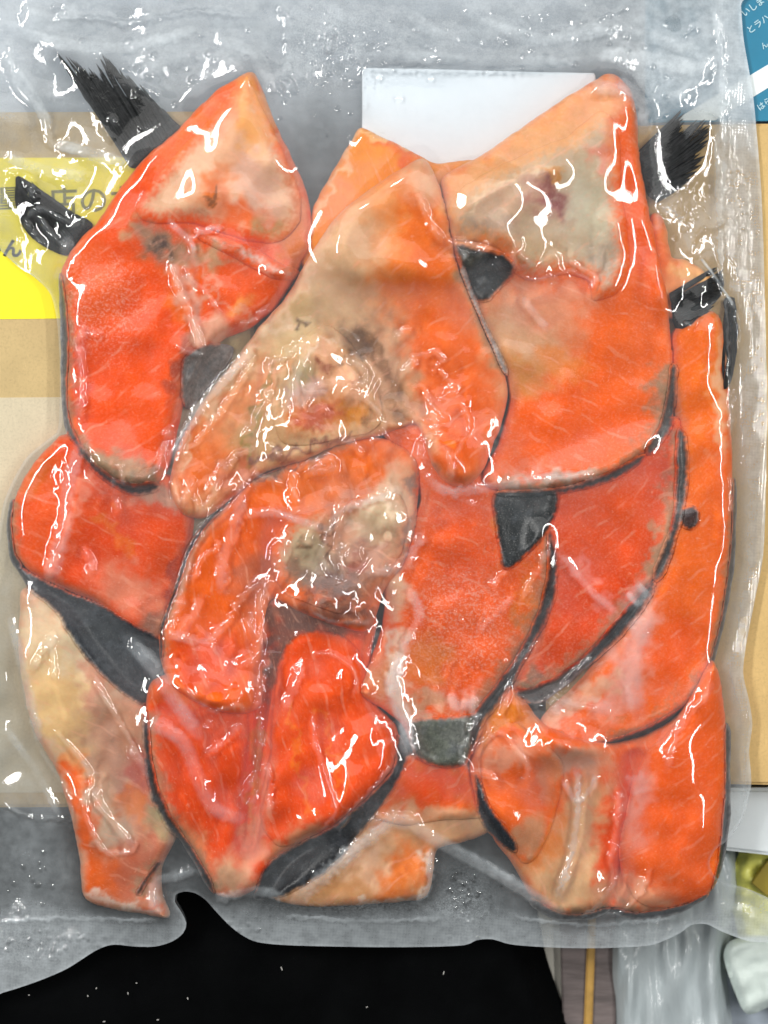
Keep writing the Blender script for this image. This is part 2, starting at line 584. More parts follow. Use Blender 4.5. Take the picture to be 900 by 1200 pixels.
black = mat_simple("black_cloth", (0.0016, 0.0018, 0.002), 0.95, 0.4, 25, 0.35, 900, 0.0006, spec=0.04)
apron = empty("black_cloth", P(300, 1120, TABLE_Z), "black fabric lying under the lower edge of the bag with a few lint specks", "cloth")
cloth_sheet("fabric", [(-200, 958), (60, 955), (340, 962), (560, 968), (618, 1020), (632, 1080), (640, 1120), (655, 1165), (672, 1215), (690, 1330), (300, 1340), (-200, 1340)], -22, 2.6, 90, 260, 3, black, 7, 70, 40, parent=apron)
lint = mat_simple("lint", (0.35, 0.34, 0.32), 0.9)
lv, lf = [], []
for (x, y) in ((113, 1158), (103, 1167), (150, 1164), (122, 1197), (185, 1195), (34, 1166), (520, 1140), (430, 1180), (330, 1135), (220, 1170), (160, 1152)):
    x0, y0, z0 = P(x, y, -15.5)
    a = random.uniform(0, 3.14); L = random.uniform(0.8, 2.2) * U; w = 0.6 * U
    dx, dy = math.cos(a), math.sin(a)
    b = len(lv)
    for sz in (0, 1):
        for (s, tt) in ((-1, -1), (1, -1), (1, 1), (-1, 1)):
            lv.append((x0 + s * L * dx - tt * w * dy - apron.location[0], y0 + s * L * dy + tt * w * dx - apron.location[1], z0 + sz * 0.6 * U - apron.location[2]))
    lf += [(b, b+3, b+2, b+1), (b+4, b+5, b+6, b+7), (b, b+1, b+5, b+4), (b+1, b+2, b+6, b+5), (b+2, b+3, b+7, b+6), (b+3, b, b+4, b+7)]
new_mesh("lint", lv, lf, lint, apron, False)['kind'] = 'stuff'

white_plastic = mat_simple("white_plastic", lin((226, 234, 236)), 0.4, 0.04, 30, 0.04)
tray = empty("chopping_board", P(905, 962, TABLE_Z), "smooth white plastic board corner standing past the cardboard carton", "board")
slab_px("board", [(790, 924), (1160, 922), (1160, 1022), (905, 1003), (842, 996), (790, 992)], -40, -66, white_plastic, tray, 0.0016)
slab_px("foot", [(860, 930), (1100, 930), (1100, 990), (870, 985)], -66, TABLE_Z, white_plastic, tray, 0.001)

wood_dark = mat_simple("dark_board", lin((104, 94, 92)), 0.5, 0.35, 22, 0.3, 120, stretch=(1, 7, 1))
brass = mat_simple("ochre_strip", lin((176, 138, 70)), 0.45, 0.3, 60, 0.2)
plank = empty("dark_plank", P(690, 1200, TABLE_Z), "dark weathered grey brown plank with an ochre strip running along it", "plank")
slab_px("plank_body", [(655, 1040), (724, 1040), (722, 1330), (664, 1330)], -84, TABLE_Z, wood_dark, plank, 0.0006)
slab_px("ochre_strip", [(691, 1040), (700, 1040), (690, 1330), (679, 1330)], -79, -86, brass, plank, 0.0006)
offw = mat_simple("off_white_card", lin((208, 204, 192)), 0.7, 0.06, 40)
tag(slab_px("card_scrap", [(590, 1040), (661, 1040), (661, 1250), (600, 1250)], -98, TABLE_Z, offw), "off white card wedge showing between black cloth and dark plank", "card")

def mat_plastic(name, c, rough, alpha):
    t = NT(name)
    co = t.coord()
    n = t.noise(t.mapping(co, (60, 14, 30), (0, 0, -0.15)), 1, 5, 0.6, 0.5)
    cc = t.mix(t.ramp(n, 0.3, 0.7), np.array(c) * 0.8, np.array(c) * 1.12)
    b = t.principled(cc, rough, t.bump(n, 0.5, 0.004))
    b.inputs['Alpha'].default_value = alpha
    return t.m
cloudy = mat_plastic("cloudy_plastic", lin((196, 206, 208)), 0.2, 0.78)
wrap = empty("plastic_bag", P(790, 1130, TABLE_Z), "crumpled cloudy clear plastic bag with long folds beside the dark plank", "bag")
cloth_sheet("plastic_sheet", [(724, 1000), (850, 985), (872, 1040), (862, 1090), (852, 1140), (858, 1200), (866, 1330), (726, 1330)], -66, 6, 26, 90, 21, cloudy, 4, 40, 16, aniso=140, parent=wrap)
paper_w = mat_simple("milky_wrapper", lin((206, 218, 212)), 0.45, 0.06, 60, 0.2)
yel_bag = mat_simple("pale_yellow_plastic", lin((222, 220, 110)), 0.35, 0.2, 40, 0.3, 90, 0.004)
olive = mat_simple("olive_mark", lin((140, 122, 26)), 0.5, 0.15)
sw = empty("yellow_packet", P(900, 1100, TABLE_Z), "pale yellow plastic packet with an olive triangle beside the white board", "packet")
cloth_sheet("packet_body", [(866, 1000), (880, 986), (960, 975), (990, 1080), (985, 1195), (905, 1180), (872, 1118), (858, 1062), (856, 1030)], -74, 3, 30, 100, 5, yel_bag, 4, 18, 14, parent=sw)
slab_px("olive_mark", [(881, 1035), (900, 1008), (930, 1006), (930, 1066), (896, 1048)], -62, -76, olive, sw, 0.0003)
tag(cloth_sheet("white_wrapper", [(848, 1120), (862, 1100), (920, 1098), (960, 1130), (960, 1170), (912, 1176), (877, 1189), (862, 1165)], -58, 2, 30, 90, 8, paper_w, 4, 14, 10),
    "milky white wrapper with a pointed corner lying over the yellow packet", "wrapper")

# ------------------------------------------------------------------ the fish in the bag
STEP = 2.0
GX = np.arange(-60, 962, STEP, dtype=np.float32)
GY = np.arange(-80, 1184, STEP, dtype=np.float32)
XX, YY = np.meshgrid(GX, GY)
XX = XX.astype(np.float32); YY = YY.astype(np.float32)
S = np.full(XX.shape, 1.0, np.float32)       # what is already lying there
WRX = fft_noise(XX.shape, STEP, 26, 120, 1)
WRY = fft_noise(XX.shape, STEP, 26, 120, 2)
WFX = fft_noise(XX.shape, STEP, 7, 26, 3)
WFY = fft_noise(XX.shape, STEP, 7, 26, 4)
CG = np.zeros(XX.shape + (3,), np.float32) + 0.3
LUMP = fft_noise(XX.shape, STEP, 85, 240, 5)
LUMP2 = fft_noise(XX.shape, STEP, 9, 30, 6)

# colours as the photograph shows them
OR = (232, 82, 30); OB = (240, 104, 52); OL = (236, 128, 74); RD = (222, 60, 34); PK = (232, 140, 112); PP = (226, 160, 140)
BG = (206, 170, 128); TN = (184, 146, 104); GB = (168, 152, 128); YL = (214, 174, 106); BR = (112, 76, 54); PU = (132, 92, 92)
WH = (226, 212, 192); OV = (160, 146, 92); DK = (44, 46, 50); SG = (96, 98, 98); SO = (104, 106, 88); AM = (224, 138, 60)

def paint(base, marks, frost, X, Y, wx, wy):
    c = np.empty(X.shape + (4,), np.float32)
    c[..., :3] = flesh(base)
    c[..., 3] = frost * 0.7
    xw = X + wx; yw = Y + wy
    for m in marks:
        kind = m[0]
        if kind == 'e':
            _, cx, cy, rx, ry, a, colr, k = m[:8]
            soft = m[8] if len(m) > 8 else 0.62
            ca, sa = math.cos(math.radians(a)), math.sin(math.radians(a))
            u = ((xw - cx) * ca + (yw - cy) * sa) / rx
            v = (-(xw - cx) * sa + (yw - cy) * ca) / ry
            w = 1 - sstep(1 - soft, 1 + soft, np.sqrt(u * u + v * v))
        elif kind == 'l':
            _, pts, wd, colr, k = m[:5]
            d, _, _, _ = seg_dist(xw, yw, smooth_poly(pts, False, 8), False)
            w = 1 - sstep(wd * 0.1, wd * 1.4, d)
        elif kind == 'f':      # frost
            _, cx, cy, rx, ry, k = m
            w = 1 - sstep(0.4, 1.3, np.hypot((xw - cx) / rx, (yw - cy) / ry))
            c[..., 3] = np.maximum(c[..., 3], w * k)
            continue
        w = (w * k)[..., None]
        c[..., :3] = c[..., :3] * (1 - w) + flesh(colr) * w
    return c

def piece(name, outline, th, parent, mat, base, marks=(), frost=0.1, w=20, mods=(), sblur=5.0, power=0.5, smooth=True, lump=1.0, warp=1.0, embed=None, chop=4, fade=0):
    """one solid lying on what is there already; returns the object"""
    global S
    pts = smooth_poly(outline, True, 4) if smooth else np.array(outline, np.float32)
    if chop:
        j = np.random.default_rng(sum(map(ord, name)) + len(outline)).standard_normal(pts.shape).astype(np.float32)
        j = (j + np.roll(j, 1, 0) + np.roll(j, -1, 0)) / 3
        pts = pts + j * 0.16 * chop
    x0, y0 = pts.min(0) - 6; x1, y1 = pts.max(0) + 6
    i0 = max(0, int((y0 - GY[0]) / STEP)); i1 = min(len(GY), int((y1 - GY[0]) / STEP) + 2)
    j0 = max(0, int((x0 - GX[0]) / STEP)); j1 = min(len(GX), int((x1 - GX[0]) / STEP) + 2)
    sl = (slice(i0, i1), slice(j0, j1))
    X, Y = XX[sl], YY[sl]
    pad = 30
    a0, b0 = max(0, i0 - pad), max(0, j0 - pad)
    Sb = blur(S[a0:i1 + pad, b0:j1 + pad], sblur)[i0 - a0:i0 - a0 + (i1 - i0), j0 - b0:j0 - b0 + (j1 - j0)]
    Sl = S[sl]
    d, qx, qy, _ = seg_dist(X, Y, pts, True)
    ins = inside(X, Y, pts)
    sd = np.where(ins, d, -d)
    extra = np.zeros_like(X)
    for m in mods:
        if m[0] == 'e':
            _, cx, cy, rx, ry, a, hgt = m
            ca, sa = math.cos(math.radians(a)), math.sin(math.radians(a))
            u = ((X - cx) * ca + (Y - cy) * sa) / rx
            v = (-(X - cx) * sa + (Y - cy) * ca) / ry
            extra += hgt * np.exp(-(u * u + v * v))
        else:
            _, lp, wd, hgt = m
            dd, _, _, _ = seg_dist(X, Y, smooth_poly(lp, False, 8), False)
            extra += hgt * np.exp(-(dd / wd) ** 2)
    lm = lump * (LUMP[sl] * 2.0 + LUMP2[sl] * 0.05)
    def top(s):
        pr = (1 - (1 - np.clip(s / w, 0, 1)) ** 2) ** power
        e = sstep(0, w * 0.8, s)
        t = Sb + th * pr + (extra + lm) * e
        return np.maximum(t, Sl + 1.4 + 0.16 * th * pr)
    keep = []
    sdc = np.maximum(sd, 0)
    def colf(xf, yf, used, nv):
        n = len(xf)
        wx = ((WRX[sl] * 5 + WFX[sl] * 1.3) * warp).ravel()[used]
        wy = ((WRY[sl] * 5 + WFY[sl] * 1.3) * warp).ravel()[used]
        c = paint(base, marks, frost, xf[:nv], yf[:nv], wx, wy)
        out = np.zeros((n, 4), np.float32)
        if fade:
            s_ = sdc.ravel()[used]
            k_ = sstep(0.1, fade, s_ + fade * 0.10 * WFX[sl].ravel()[used])[:, None]
            c[:, :3] = c[:, :3] * k_ + CG[sl].reshape(-1, 3)[used] * (1 - k_)
        if name == "flesh":
            s_ = sdc.ravel()[used]
            k_ = ((1 - sstep(1, 15, s_ + 5 * WRX[sl].ravel()[used])) * 0.3)[:, None]
            c[:, :3] = c[:, :3] * (1 - k_) + lin((238, 152, 112)) * k_
        keep.append((used, c[:, :3].copy()))
        out[:nv] = c
        if n > nv:
            out[nv:] = lin(base).tolist() + [frost]
        return out
    o = field_mesh(name, X, Y, STEP, pts, None, top, 0, mat, parent, colf, sd=(sd, qx, qy), zb=np.maximum(Sl - 3, 0.4) if embed is None else Sl - embed)
    Tn = top(np.maximum(sd, 0))
    cg = CG[sl].reshape(-1, 3).copy()
    cg[keep[0][0]] = keep[0][1]
    CG[sl] = cg.reshape(X.shape + (3,))
    S[sl] = np.where(sd > 0, np.maximum(Sl, Tn), Sl)
    return o

def strip(pts, w0, w1=None, step=5):
    """outline of a band along a polyline"""
    p = smooth_poly(pts, False, step)
    n = len(p)
    t = np.gradient(p, axis=0)
    t /= np.linalg.norm(t, axis=1)[:, None] + 1e-9
    nr = np.stack([-t[:, 1], t[:, 0]], 1)
    k = np.linspace(0, 1, n)
    wd = (w0 if w1 is None else w0 + (w1 - w0) * k) * np.clip(np.minimum(k, 1 - k) * 9 + 0.25, 0, 1)
    wd = wd * (1 + 0.16 * np.sin(np.arange(n) * 0.23 + n) + 0.06 * np.sin(np.arange(n) * 0.9 + 1))
    L = p + nr * wd[:, None] * 0.5; R = p - nr * wd[:, None] * 0.5
    return [tuple(q) for q in L] + [tuple(q) for q in R[::-1]]

def skin(pts, w, parent, base=DK, th=2.6, marks=(), frost=0.12, w1=None):
    o = piece("skin", strip(pts, w * 1.35, w1 and w1 * 1.35), th, parent, SKIN, base, list(marks), frost, w=6, sblur=2.0, smooth=False, lump=0.2, chop=2, embed=9, fade=w * 0.5)
    # the flesh goes grey-green towards its skin
    for ch in parent.children:
        if ch.name.split('.')[0] != 'flesh':
            continue
        me = ch.data
        n = len(me.vertices)
        v = np.empty(n * 3, np.float32); me.vertices.foreach_get('co', v); v = v.reshape(-1, 3)
        px = (v[:, 0] + parent.location[0]) / U + 450; py = 600 - (v[:, 1] + parent.location[1]) / U
        c = np.empty(n * 4, np.float32); me.color_attributes['Col'].data.foreach_get('color', c); c = c.reshape(-1, 4)
        ci = np.clip(((py - GY[0]) / STEP).astype(int), 0, len(GY) - 1); cj = np.clip(((px - GX[0]) / STEP).astype(int), 0, len(GX) - 1)
        dd, _, _, tt = seg_dist(px, py, smooth_poly(pts, False, 6), False)
        q = w * (1.5 + 0.45 * WRX[ci, cj] + 0.25 * WFX[ci, cj])
        k = ((1 - sstep(q * 0.25, np.maximum(q, 2) * 1.5, dd)) * 0.72 * sstep(0, 0.06, tt) * sstep(0, 0.06, 1 - tt))[:, None]
        c[:, :3] = c[:, :3] * (1 - k) + lin((156, 138, 112)) * k
        me.color_attributes['Col'].data.foreach_set('color', np.ascontiguousarray(c, np.float32).ravel())
    return o

def fin(parent, base_a, base_b, tips, rays=34, wid=4.2, lift=4, seed=0, over=False, web=None):
    """a fin: many tapered flattened rays fanning from a base line to a ragged tip line"""
    global S
    r = np.random.default_rng(seed)
    tp = smooth_poly(tips, False, 3)
    SB = blur(S, 3.0) if over else S
    V, F = [], []
    org = np.array(parent.location)
    SIDES = 6
    for i in range(rays):
        k = (i + 0.5) / rays
        a = np.array(base_a) * (1 - k) + np.array(base_b) * k + r.normal(0, 1, 2)
        b = tp[min(len(tp) - 1, int(k * len(tp)))] + r.normal(0, 1.8, 2)
        tl = r.uniform(0.88, 1.02)
        b = a + (b - a) * tl
        d = b - a; L = np.hypot(*d) + 1e-6; nrm = np.array([-d[1], d[0]]) / L
        bend = r.normal(0, 0.02) * L
        NS = 9
        ww = wid * r.uniform(0.75, 1.2)
        b0 = len(V)
        for s in range(NS + 1):
            t = s / NS
            c = a + d * t + nrm * bend * math.sin(math.pi * t)
            wv = ww * (1.0 - 0.5 * t ** 3) * (1 if s < NS else 0.25)
            ci, cj = int((c[1] - GY[0]) / STEP), int((c[0] - GX[0]) / STEP)
            z = 2.0 + lift * (1 - 0.7 * t) + r.normal(0, 0.15)
            sl_ = SB[min(max(ci, 0), S.shape[0]-1), min(max(cj, 0), S.shape[1]-1)]
            z += sl_ if over else (0.8 * sl_ if t < 0.12 else 0)
            for q in range(SIDES):
                an = 2 * math.pi * q / SIDES
                off = nrm * wv * 0.5 * math.cos(an)
                V.append(((c[0] + off[0] - 450) * U - org[0], (600 - c[1] - off[1]) * U - org[1], (z + wv * 0.38 * math.sin(an)) * U - org[2]))
        for s in range(NS):
            for q in range(SIDES):
                q2 = (q + 1) % SIDES
                F.append((b0 + s * SIDES + q, b0 + s * SIDES + q2, b0 + (s + 1) * SIDES + q2, b0 + (s + 1) * SIDES + q))
        F.append(tuple(b0 + NS * SIDES + q for q in range(SIDES)))
    o = new_mesh("ray_fringe" if web is not None else "fin", V, F, FIN, web or parent, True)
    # what the film has to clear
    poly = np.array([base_a] + [tuple(q) for q in tp[::3]] + [base_b], np.float32)
    m = inside(XX, YY, poly)
    S[:] = np.where(m, np.maximum(S, SB + 5 if over else 5 + lift), S)
    return o

GROUP = "salmon collars packed in the bag"
def collar(x, y, label, name="salmon_collar"):
    return empty(name, ((x - 450) * U, (600 - y) * U, 1.0 * U), label, "salmon piece", GROUP)

# paper label slipped in first
paper = mat_simple("white_label_paper", lin((220, 230, 238)), 0.6, 0.015, 30, 0.03)
lab = empty("paper_label", ((570 - 450) * U, (600 - 150) * U, 1.0 * U), "blank white paper label slipped in behind the fish", "label")
piece("paper", [(424, 78), (427, 75), (500, 76), (600, 79), (698, 81), (700, 84), (700, 250), (424, 250)], 2.0, lab, paper, (228, 238, 246), w=2, smooth=False, lump=0.12, chop=0)

# --- C: pale piece, lower left
pc = collar(120, 890, "pale beige salmon collar lying lowest on the left with an orange foot")
piece("flesh", [(24, 690), (60, 702), (100, 750), (135, 795), (168, 825), (182, 870), (184, 925), (203, 960), (204, 985), (188, 1018), (188, 1050), (196, 1079), (160, 1074), (120, 1067), (95, 1053), (90, 1010), (80, 960), (64, 908), (42, 870), (28, 830), (18, 770), (19, 720)],
      26, pc, FLESH[0], (194, 166, 138), [('e', 60, 770, 50, 70, 20, (214, 190, 152), .9), ('e', 70, 830, 30, 60, -20, YL, .7), ('e', 145, 870, 45, 60, 20, (176, 118, 86), .8), ('e', 165, 915, 20, 30, 0, (170, 62, 48), .8),
        ('e', 88, 900, 12, 24, -20, AM, .7), ('l', [(82, 910), (100, 970), (110, 1030)], 17, (226, 86, 40), .95), ('e', 125, 1030, 34, 34, 0, (216, 84, 42), .95), ('e', 165, 1010, 26, 50, 10, (176, 84, 52), .85),
        ('e', 155, 945, 20, 20, 0, (222, 104, 44), .8), ('e', 175, 1068, 14, 12, 0, OR, .8), ('l', [(100, 1048), (140, 1060), (175, 1072)], 7, WH, .7), ('e', 190, 960, 16, 24, 0, OV, .6), ('e', 110, 800, 14, 30, 0, (188, 96, 70), .5)],
      .08, w=15, mods=[('l', [(130, 850), (150, 930), (140, 980)], 14, -7), ('l', [(60, 760), (85, 880), (110, 980)], 16, 5)])
skin([(188, 1010), (172, 1030), (160, 1050)], 6, pc, (92, 62, 50))

# --- K: bottom middle
pk = collar(450, 980, "beige and orange salmon collar at the bottom middle beneath the two-lobed piece")
piece("flesh", [(395, 905), (440, 895), (480, 888), (520, 886), (548, 893), (562, 935), (575, 975), (545, 990), (513, 1000), (506, 1040), (492, 1058), (430, 1064), (360, 1066), (318, 1055), (345, 1015), (372, 985)],
      20, pk, FLESH[1], (206, 156, 108), [('e', 506, 916, 54, 32, 0, (230, 70, 22), 1), ('e', 470, 1025, 40, 24, -50, (226, 104, 48), .9), ('e', 395, 1040, 40, 18, 0, (196, 140, 84), .8), ('e', 425, 1015, 30, 22, 30, (222, 178, 140), .8),
        ('e', 530, 960, 20, 26, 0, (196, 150, 110), .9), ('l', [(505, 1000), (500, 1040), (480, 1055), (420, 1062)], 5, WH, .6), ('e', 450, 950, 30, 14, -30, (190, 118, 74), .8)], .05, w=13)

piece("flesh_lobe", [(420, 912), (450, 892), (490, 884), (546, 894), (560, 930), (566, 958), (520, 962), (470, 968), (425, 950)], 7, pk, FLESH[1], (222, 96, 44), [('e', 506, 916, 50, 28, 0, (232, 70, 22), 1), ('e', 500, 958, 70, 12, 0, (206, 154, 112), .9), ('e', 430, 930, 20, 26, 0, (206, 146, 100), .8)], .1, w=12, sblur=4, embed=6, fade=6)

# --- E: behind the middle at the top
pe = collar(440, 240, "orange salmon collar peeking out behind the middle piece below the paper label")
piece("flesh", [(420, 147), (432, 149), (460, 162), (490, 178), (515, 188), (560, 184), (600, 200), (600, 300), (480, 340), (380, 330), (348, 300), (360, 265), (368, 235), (385, 205), (405, 172)],
      20, pe, FLESH[2], (226, 122, 62), [('e', 470, 178, 30, 10, 30, (222, 80, 40), .8), ('l', [(418, 150), (445, 155), (480, 172)], 8, (222, 178, 118), .8), ('e', 395, 240, 20, 30, 30, (232, 138, 84), .7), ('l', [(372, 250), (395, 205), (416, 160)], 5, (220, 184, 140), .7), ('e', 540, 205, 60, 22, -20, (206, 134, 70), .8)], .05, w=12)

# --- L: behind the right-hand top piece
pl = collar(800, 310, "small orange and amber salmon end showing between the tall pieces and two black fins")
piece("flesh", [(766, 250), (778, 250), (785, 268), (790, 298), (808, 302), (832, 318), (842, 334), (835, 352), (790, 372), (770, 360), (760, 300)],
      18, pl, FLESH[0], (226, 140, 76), [('e', 776, 285, 12, 34, 0, (230, 92, 44), .9), ('e', 812, 318, 22, 12, 20, (228, 176, 104), .8), ('e', 774, 256, 8, 10, 0, PP, .7)], .05, w=12)

# --- I: long right-hand piece
pi = collar(810, 640, "long salmon collar down the side seal with a brown spot near its inner edge")
piece("flesh", [(788, 392), (835, 362), (852, 388), (858, 470), (862, 560), (859, 650), (847, 730), (830, 790), (810, 826), (772, 851), (722, 872), (672, 886), (640, 884), (626, 866), (640, 838), (680, 800), (735, 730), (768, 680), (785, 620), (795, 560), (792, 480)],
      30, pi, FLESH[1], (236, 92, 46), [('e', 815, 470, 24, 90, 0, (240, 104, 56), .8), ('e', 838, 420, 8, 60, 0, (238, 122, 80), .7), ('e', 735, 790, 22, 60, 22, PP, .75), ('e', 750, 720, 20, 20, 0, PP, .8), ('e', 640, 865, 22, 14, 0, (150, 140, 124), .9),
        ('l', [(640, 840), (690, 812), (720, 800)], 10, (214, 164, 130), .8), ('e', 790, 760, 26, 40, 30, (238, 84, 44), .9), ('e', 845, 460, 8, 70, 0, (222, 176, 130), .8), ('e', 810, 640, 40, 60, 0, (238, 100, 58), .6)],
      .25, w=15, mods=[('l', [(845, 400), (850, 470)], 12, -6)])
skin([(864, 560), (861, 650), (849, 730), (833, 788)], 6, pi, (84, 78, 74))
skin([(832, 788), (812, 827), (772, 853), (722, 873), (672, 887), (638, 886)], 11, pi, DK, w1=15)
piece("bruise", [(800, 596), (812, 592), (820, 600), (819, 614), (810, 622), (799, 618), (795, 606)], 3, pi, SKIN, (66, 40, 36), w=6, sblur=2, lump=.3, chop=2, embed=5, fade=4)
fw = piece("fin", [(787, 348), (806, 340), (830, 335), (842, 330), (848, 314), (852, 330), (844, 350), (828, 364), (806, 382), (796, 384)], 4, pi, FIN, (10, 10, 11), w=9, sblur=3, lump=0.1, chop=6, embed=4)
fin(pi, (786, 346), (797, 384), [(849, 306), (853, 312), (851, 330), (846, 340), (842, 352), (832, 362), (822, 368)], 24, 5, 3, 5, True, fw)
fw = piece("fin", [(852, 350), (862, 346), (868, 370), (868, 405), (864, 430), (856, 452), (849, 456), (850, 435), (856, 405), (856, 375)], 4, pi, FIN, (10, 10, 11), w=9, sblur=3, lump=0.1, chop=6, embed=4)
fin(pi, (855, 350), (863, 347), [(852, 448), (855, 452), (859, 440)], 5, 5, 1, 6, True, fw)

# --- J: bottom right, two lobes
pj = collar(710, 960, "two-lobed orange salmon collar in the bottom corner with a beige middle seam")
piece("flesh", [(602, 806), (640, 850), (720, 872), (790, 845), (836, 775), (850, 830), (854, 900), (851, 960), (846, 1012), (836, 1048), (800, 1066), (750, 1074), (715, 1066), (690, 1074), (655, 1075), (625, 1056), (604, 1020), (576, 980), (556, 930), (550, 895), (562, 850)],
      27, pj, FLESH[2], (234, 86, 40), [('e', 680, 985, 34, 90, 8, (200, 158, 112), .95), ('e', 620, 920, 44, 50, 30, (230, 88, 34), .95), ('e', 600, 850, 40, 30, -40, (214, 116, 66), .8), ('e', 590, 885, 34, 16, 0, (200, 140, 110), .7), ('e', 722, 980, 22, 70, 8, (232, 72, 40), 1), ('e', 748, 965, 16, 56, 4, (218, 136, 112), .9),
        ('e', 655, 1040, 50, 24, 20, (196, 158, 114), .9), ('e', 610, 985, 22, 20, 50, (166, 128, 92), .8), ('e', 752, 1045, 40, 20, 0, (206, 150, 112), .9), ('e', 705, 1050, 16, 18, 0, (190, 138, 100), .8), ('e', 795, 950, 40, 90, 0, (238, 86, 44), .95), ('e', 660, 890, 50, 16, 0, (190, 154, 128), .8), ('e', 630, 985, 26, 34, 20, (216, 118, 66), .6)],
      .14, w=16, mods=[('l', [(745, 890), (740, 980), (722, 1060)], 12, -19), ('l', [(684, 900), (680, 980), (655, 1050)], 12, -11), ('l', [(640, 905), (620, 950), (606, 985)], 9, -7), ('e', 800, 940, 50, 90, 0, 5)])
piece("flesh_lobe", [(756, 884), (790, 850), (836, 778), (851, 830), (853, 900), (851, 960), (845, 1010), (835, 1044), (800, 1062), (764, 1064), (738, 1046), (726, 1000), (738, 940)], 9, pj, FLESH[1], (236, 88, 44), [('e', 748, 940, 16, 50, 5, (220, 140, 116), .85), ('e', 750, 1050, 36, 18, 0, (210, 150, 112), .85), ('e', 800, 950, 40, 90, 0, (240, 86, 42), .8)], .2, w=14, sblur=4, embed=6, fade=5)
piece("flesh_lobe", [(568, 868), (600, 846), (640, 872), (660, 900), (652, 950), (632, 1000), (612, 1012), (590, 975), (566, 925)], 8, pj, FLESH[0], (232, 90, 40), [('e', 590, 885, 36, 18, 0, (208, 146, 114), .8), ('e', 622, 985, 22, 26, 20, (176, 134, 96), .8), ('e', 650, 900, 14, 40, 10, (200, 136, 96), .7)], .15, w=13, sblur=4, embed=6, fade=6)
piece("skin", [(556, 908), (564, 915), (574, 942), (590, 965), (606, 988), (604, 1000), (590, 994), (570, 975), (559, 950)], 4, pj, SKIN, (42, 48, 56), w=7, sblur=2, lump=.3, chop=2, embed=10, fade=3.5)
skin([(855, 850), (855, 910), (853, 965), (846, 1015), (836, 1046)], 8, pj, DK)
skin([(622, 1058), (655, 1077), (692, 1077), (718, 1068)], 8, pj, (60, 54, 52))
skin([(718, 1069), (750, 1077), (800, 1068), (834, 1050)], 8, pj, (48, 50, 54))

# --- B: left, middle height
pb = collar(110, 650, "red salmon collar jutting out at the side with a broad flap of dark skin")
piece("flesh", [(72, 508), (100, 512), (150, 545), (205, 560), (225, 610), (220, 650), (210, 690), (196, 735), (184, 755), (150, 738), (110, 708), (70, 691), (35, 673), (14, 650), (9, 612), (18, 572), (42, 535)],
      26, pb, FLESH[0], (226, 68, 42), [('e', 60, 610, 34, 60, 10, (230, 82, 56), .8), ('l', [(100, 560), (80, 620), (60, 680)], 9, (236, 138, 106), .7), ('e', 150, 690, 40, 26, 20, (206, 132, 100), .75), ('e', 190, 735, 24, 20, 0, (128, 116, 104), .8), ('e', 185, 640, 26, 40, 0, (224, 70, 40), .9),
        ('e', 190, 580, 34, 12, 0, (186, 150, 124), .85), ('l', [(120, 600), (150, 650)], 8, (232, 110, 80), .6), ('e', 40, 560, 20, 26, 30, (204, 92, 66), .7), ('e', 205, 690, 10, 50, 10, (150, 70, 70), .7)], .22, w=14, mods=[('l', [(95, 540), (85, 600), (60, 670)], 9, 5)])
piece("skin", [(14, 662), (40, 674), (80, 694), (120, 710), (160, 733), (188, 748), (194, 776), (190, 800), (172, 826), (150, 818), (125, 798), (95, 765), (62, 715), (30, 690)], 9, pb, SKIN, (62, 66, 72), [('e', 120, 740, 30, 14, 40, (44, 48, 52), .9), ('e', 150, 790, 30, 20, 30, (66, 66, 70), .8)], .04, w=12, sblur=4, lump=.7, embed=10, fade=3.5)
skin([(12, 585), (8, 612), (12, 650), (22, 668)], 7, pb, DK)

# --- H: under the tall right-hand piece
ph = collar(720, 660, "red salmon collar tucked below the broad top piece with dark skin down its edge")
piece("flesh", [(630, 560), (700, 545), (750, 520), (788, 488), (799, 500), (799, 560), (792, 612), (776, 662), (745, 712), (702, 760), (662, 796), (630, 812), (602, 808), (610, 785), (630, 745), (640, 700), (640, 650), (630, 610)],
      22, ph, FLESH[1], (224, 66, 40), [('e', 720, 620, 60, 60, 0, (230, 76, 50), .8), ('e', 775, 640, 10, 50, 10, (196, 152, 112), .8), ('l', [(650, 640), (690, 680), (720, 720)], 8, (228, 130, 110), .6), ('e', 620, 800, 24, 10, 0, (120, 112, 96), .9), ('e', 660, 760, 40, 30, -40, (204, 62, 34), .8)], .3, w=13)
skin([(797, 500), (799, 545), (795, 600), (782, 645), (768, 682)], 11, ph, (84, 84, 84))
skin([(768, 682), (745, 713), (702, 762), (660, 798), (628, 815), (604, 812)], 11, ph, DK, w1=16)

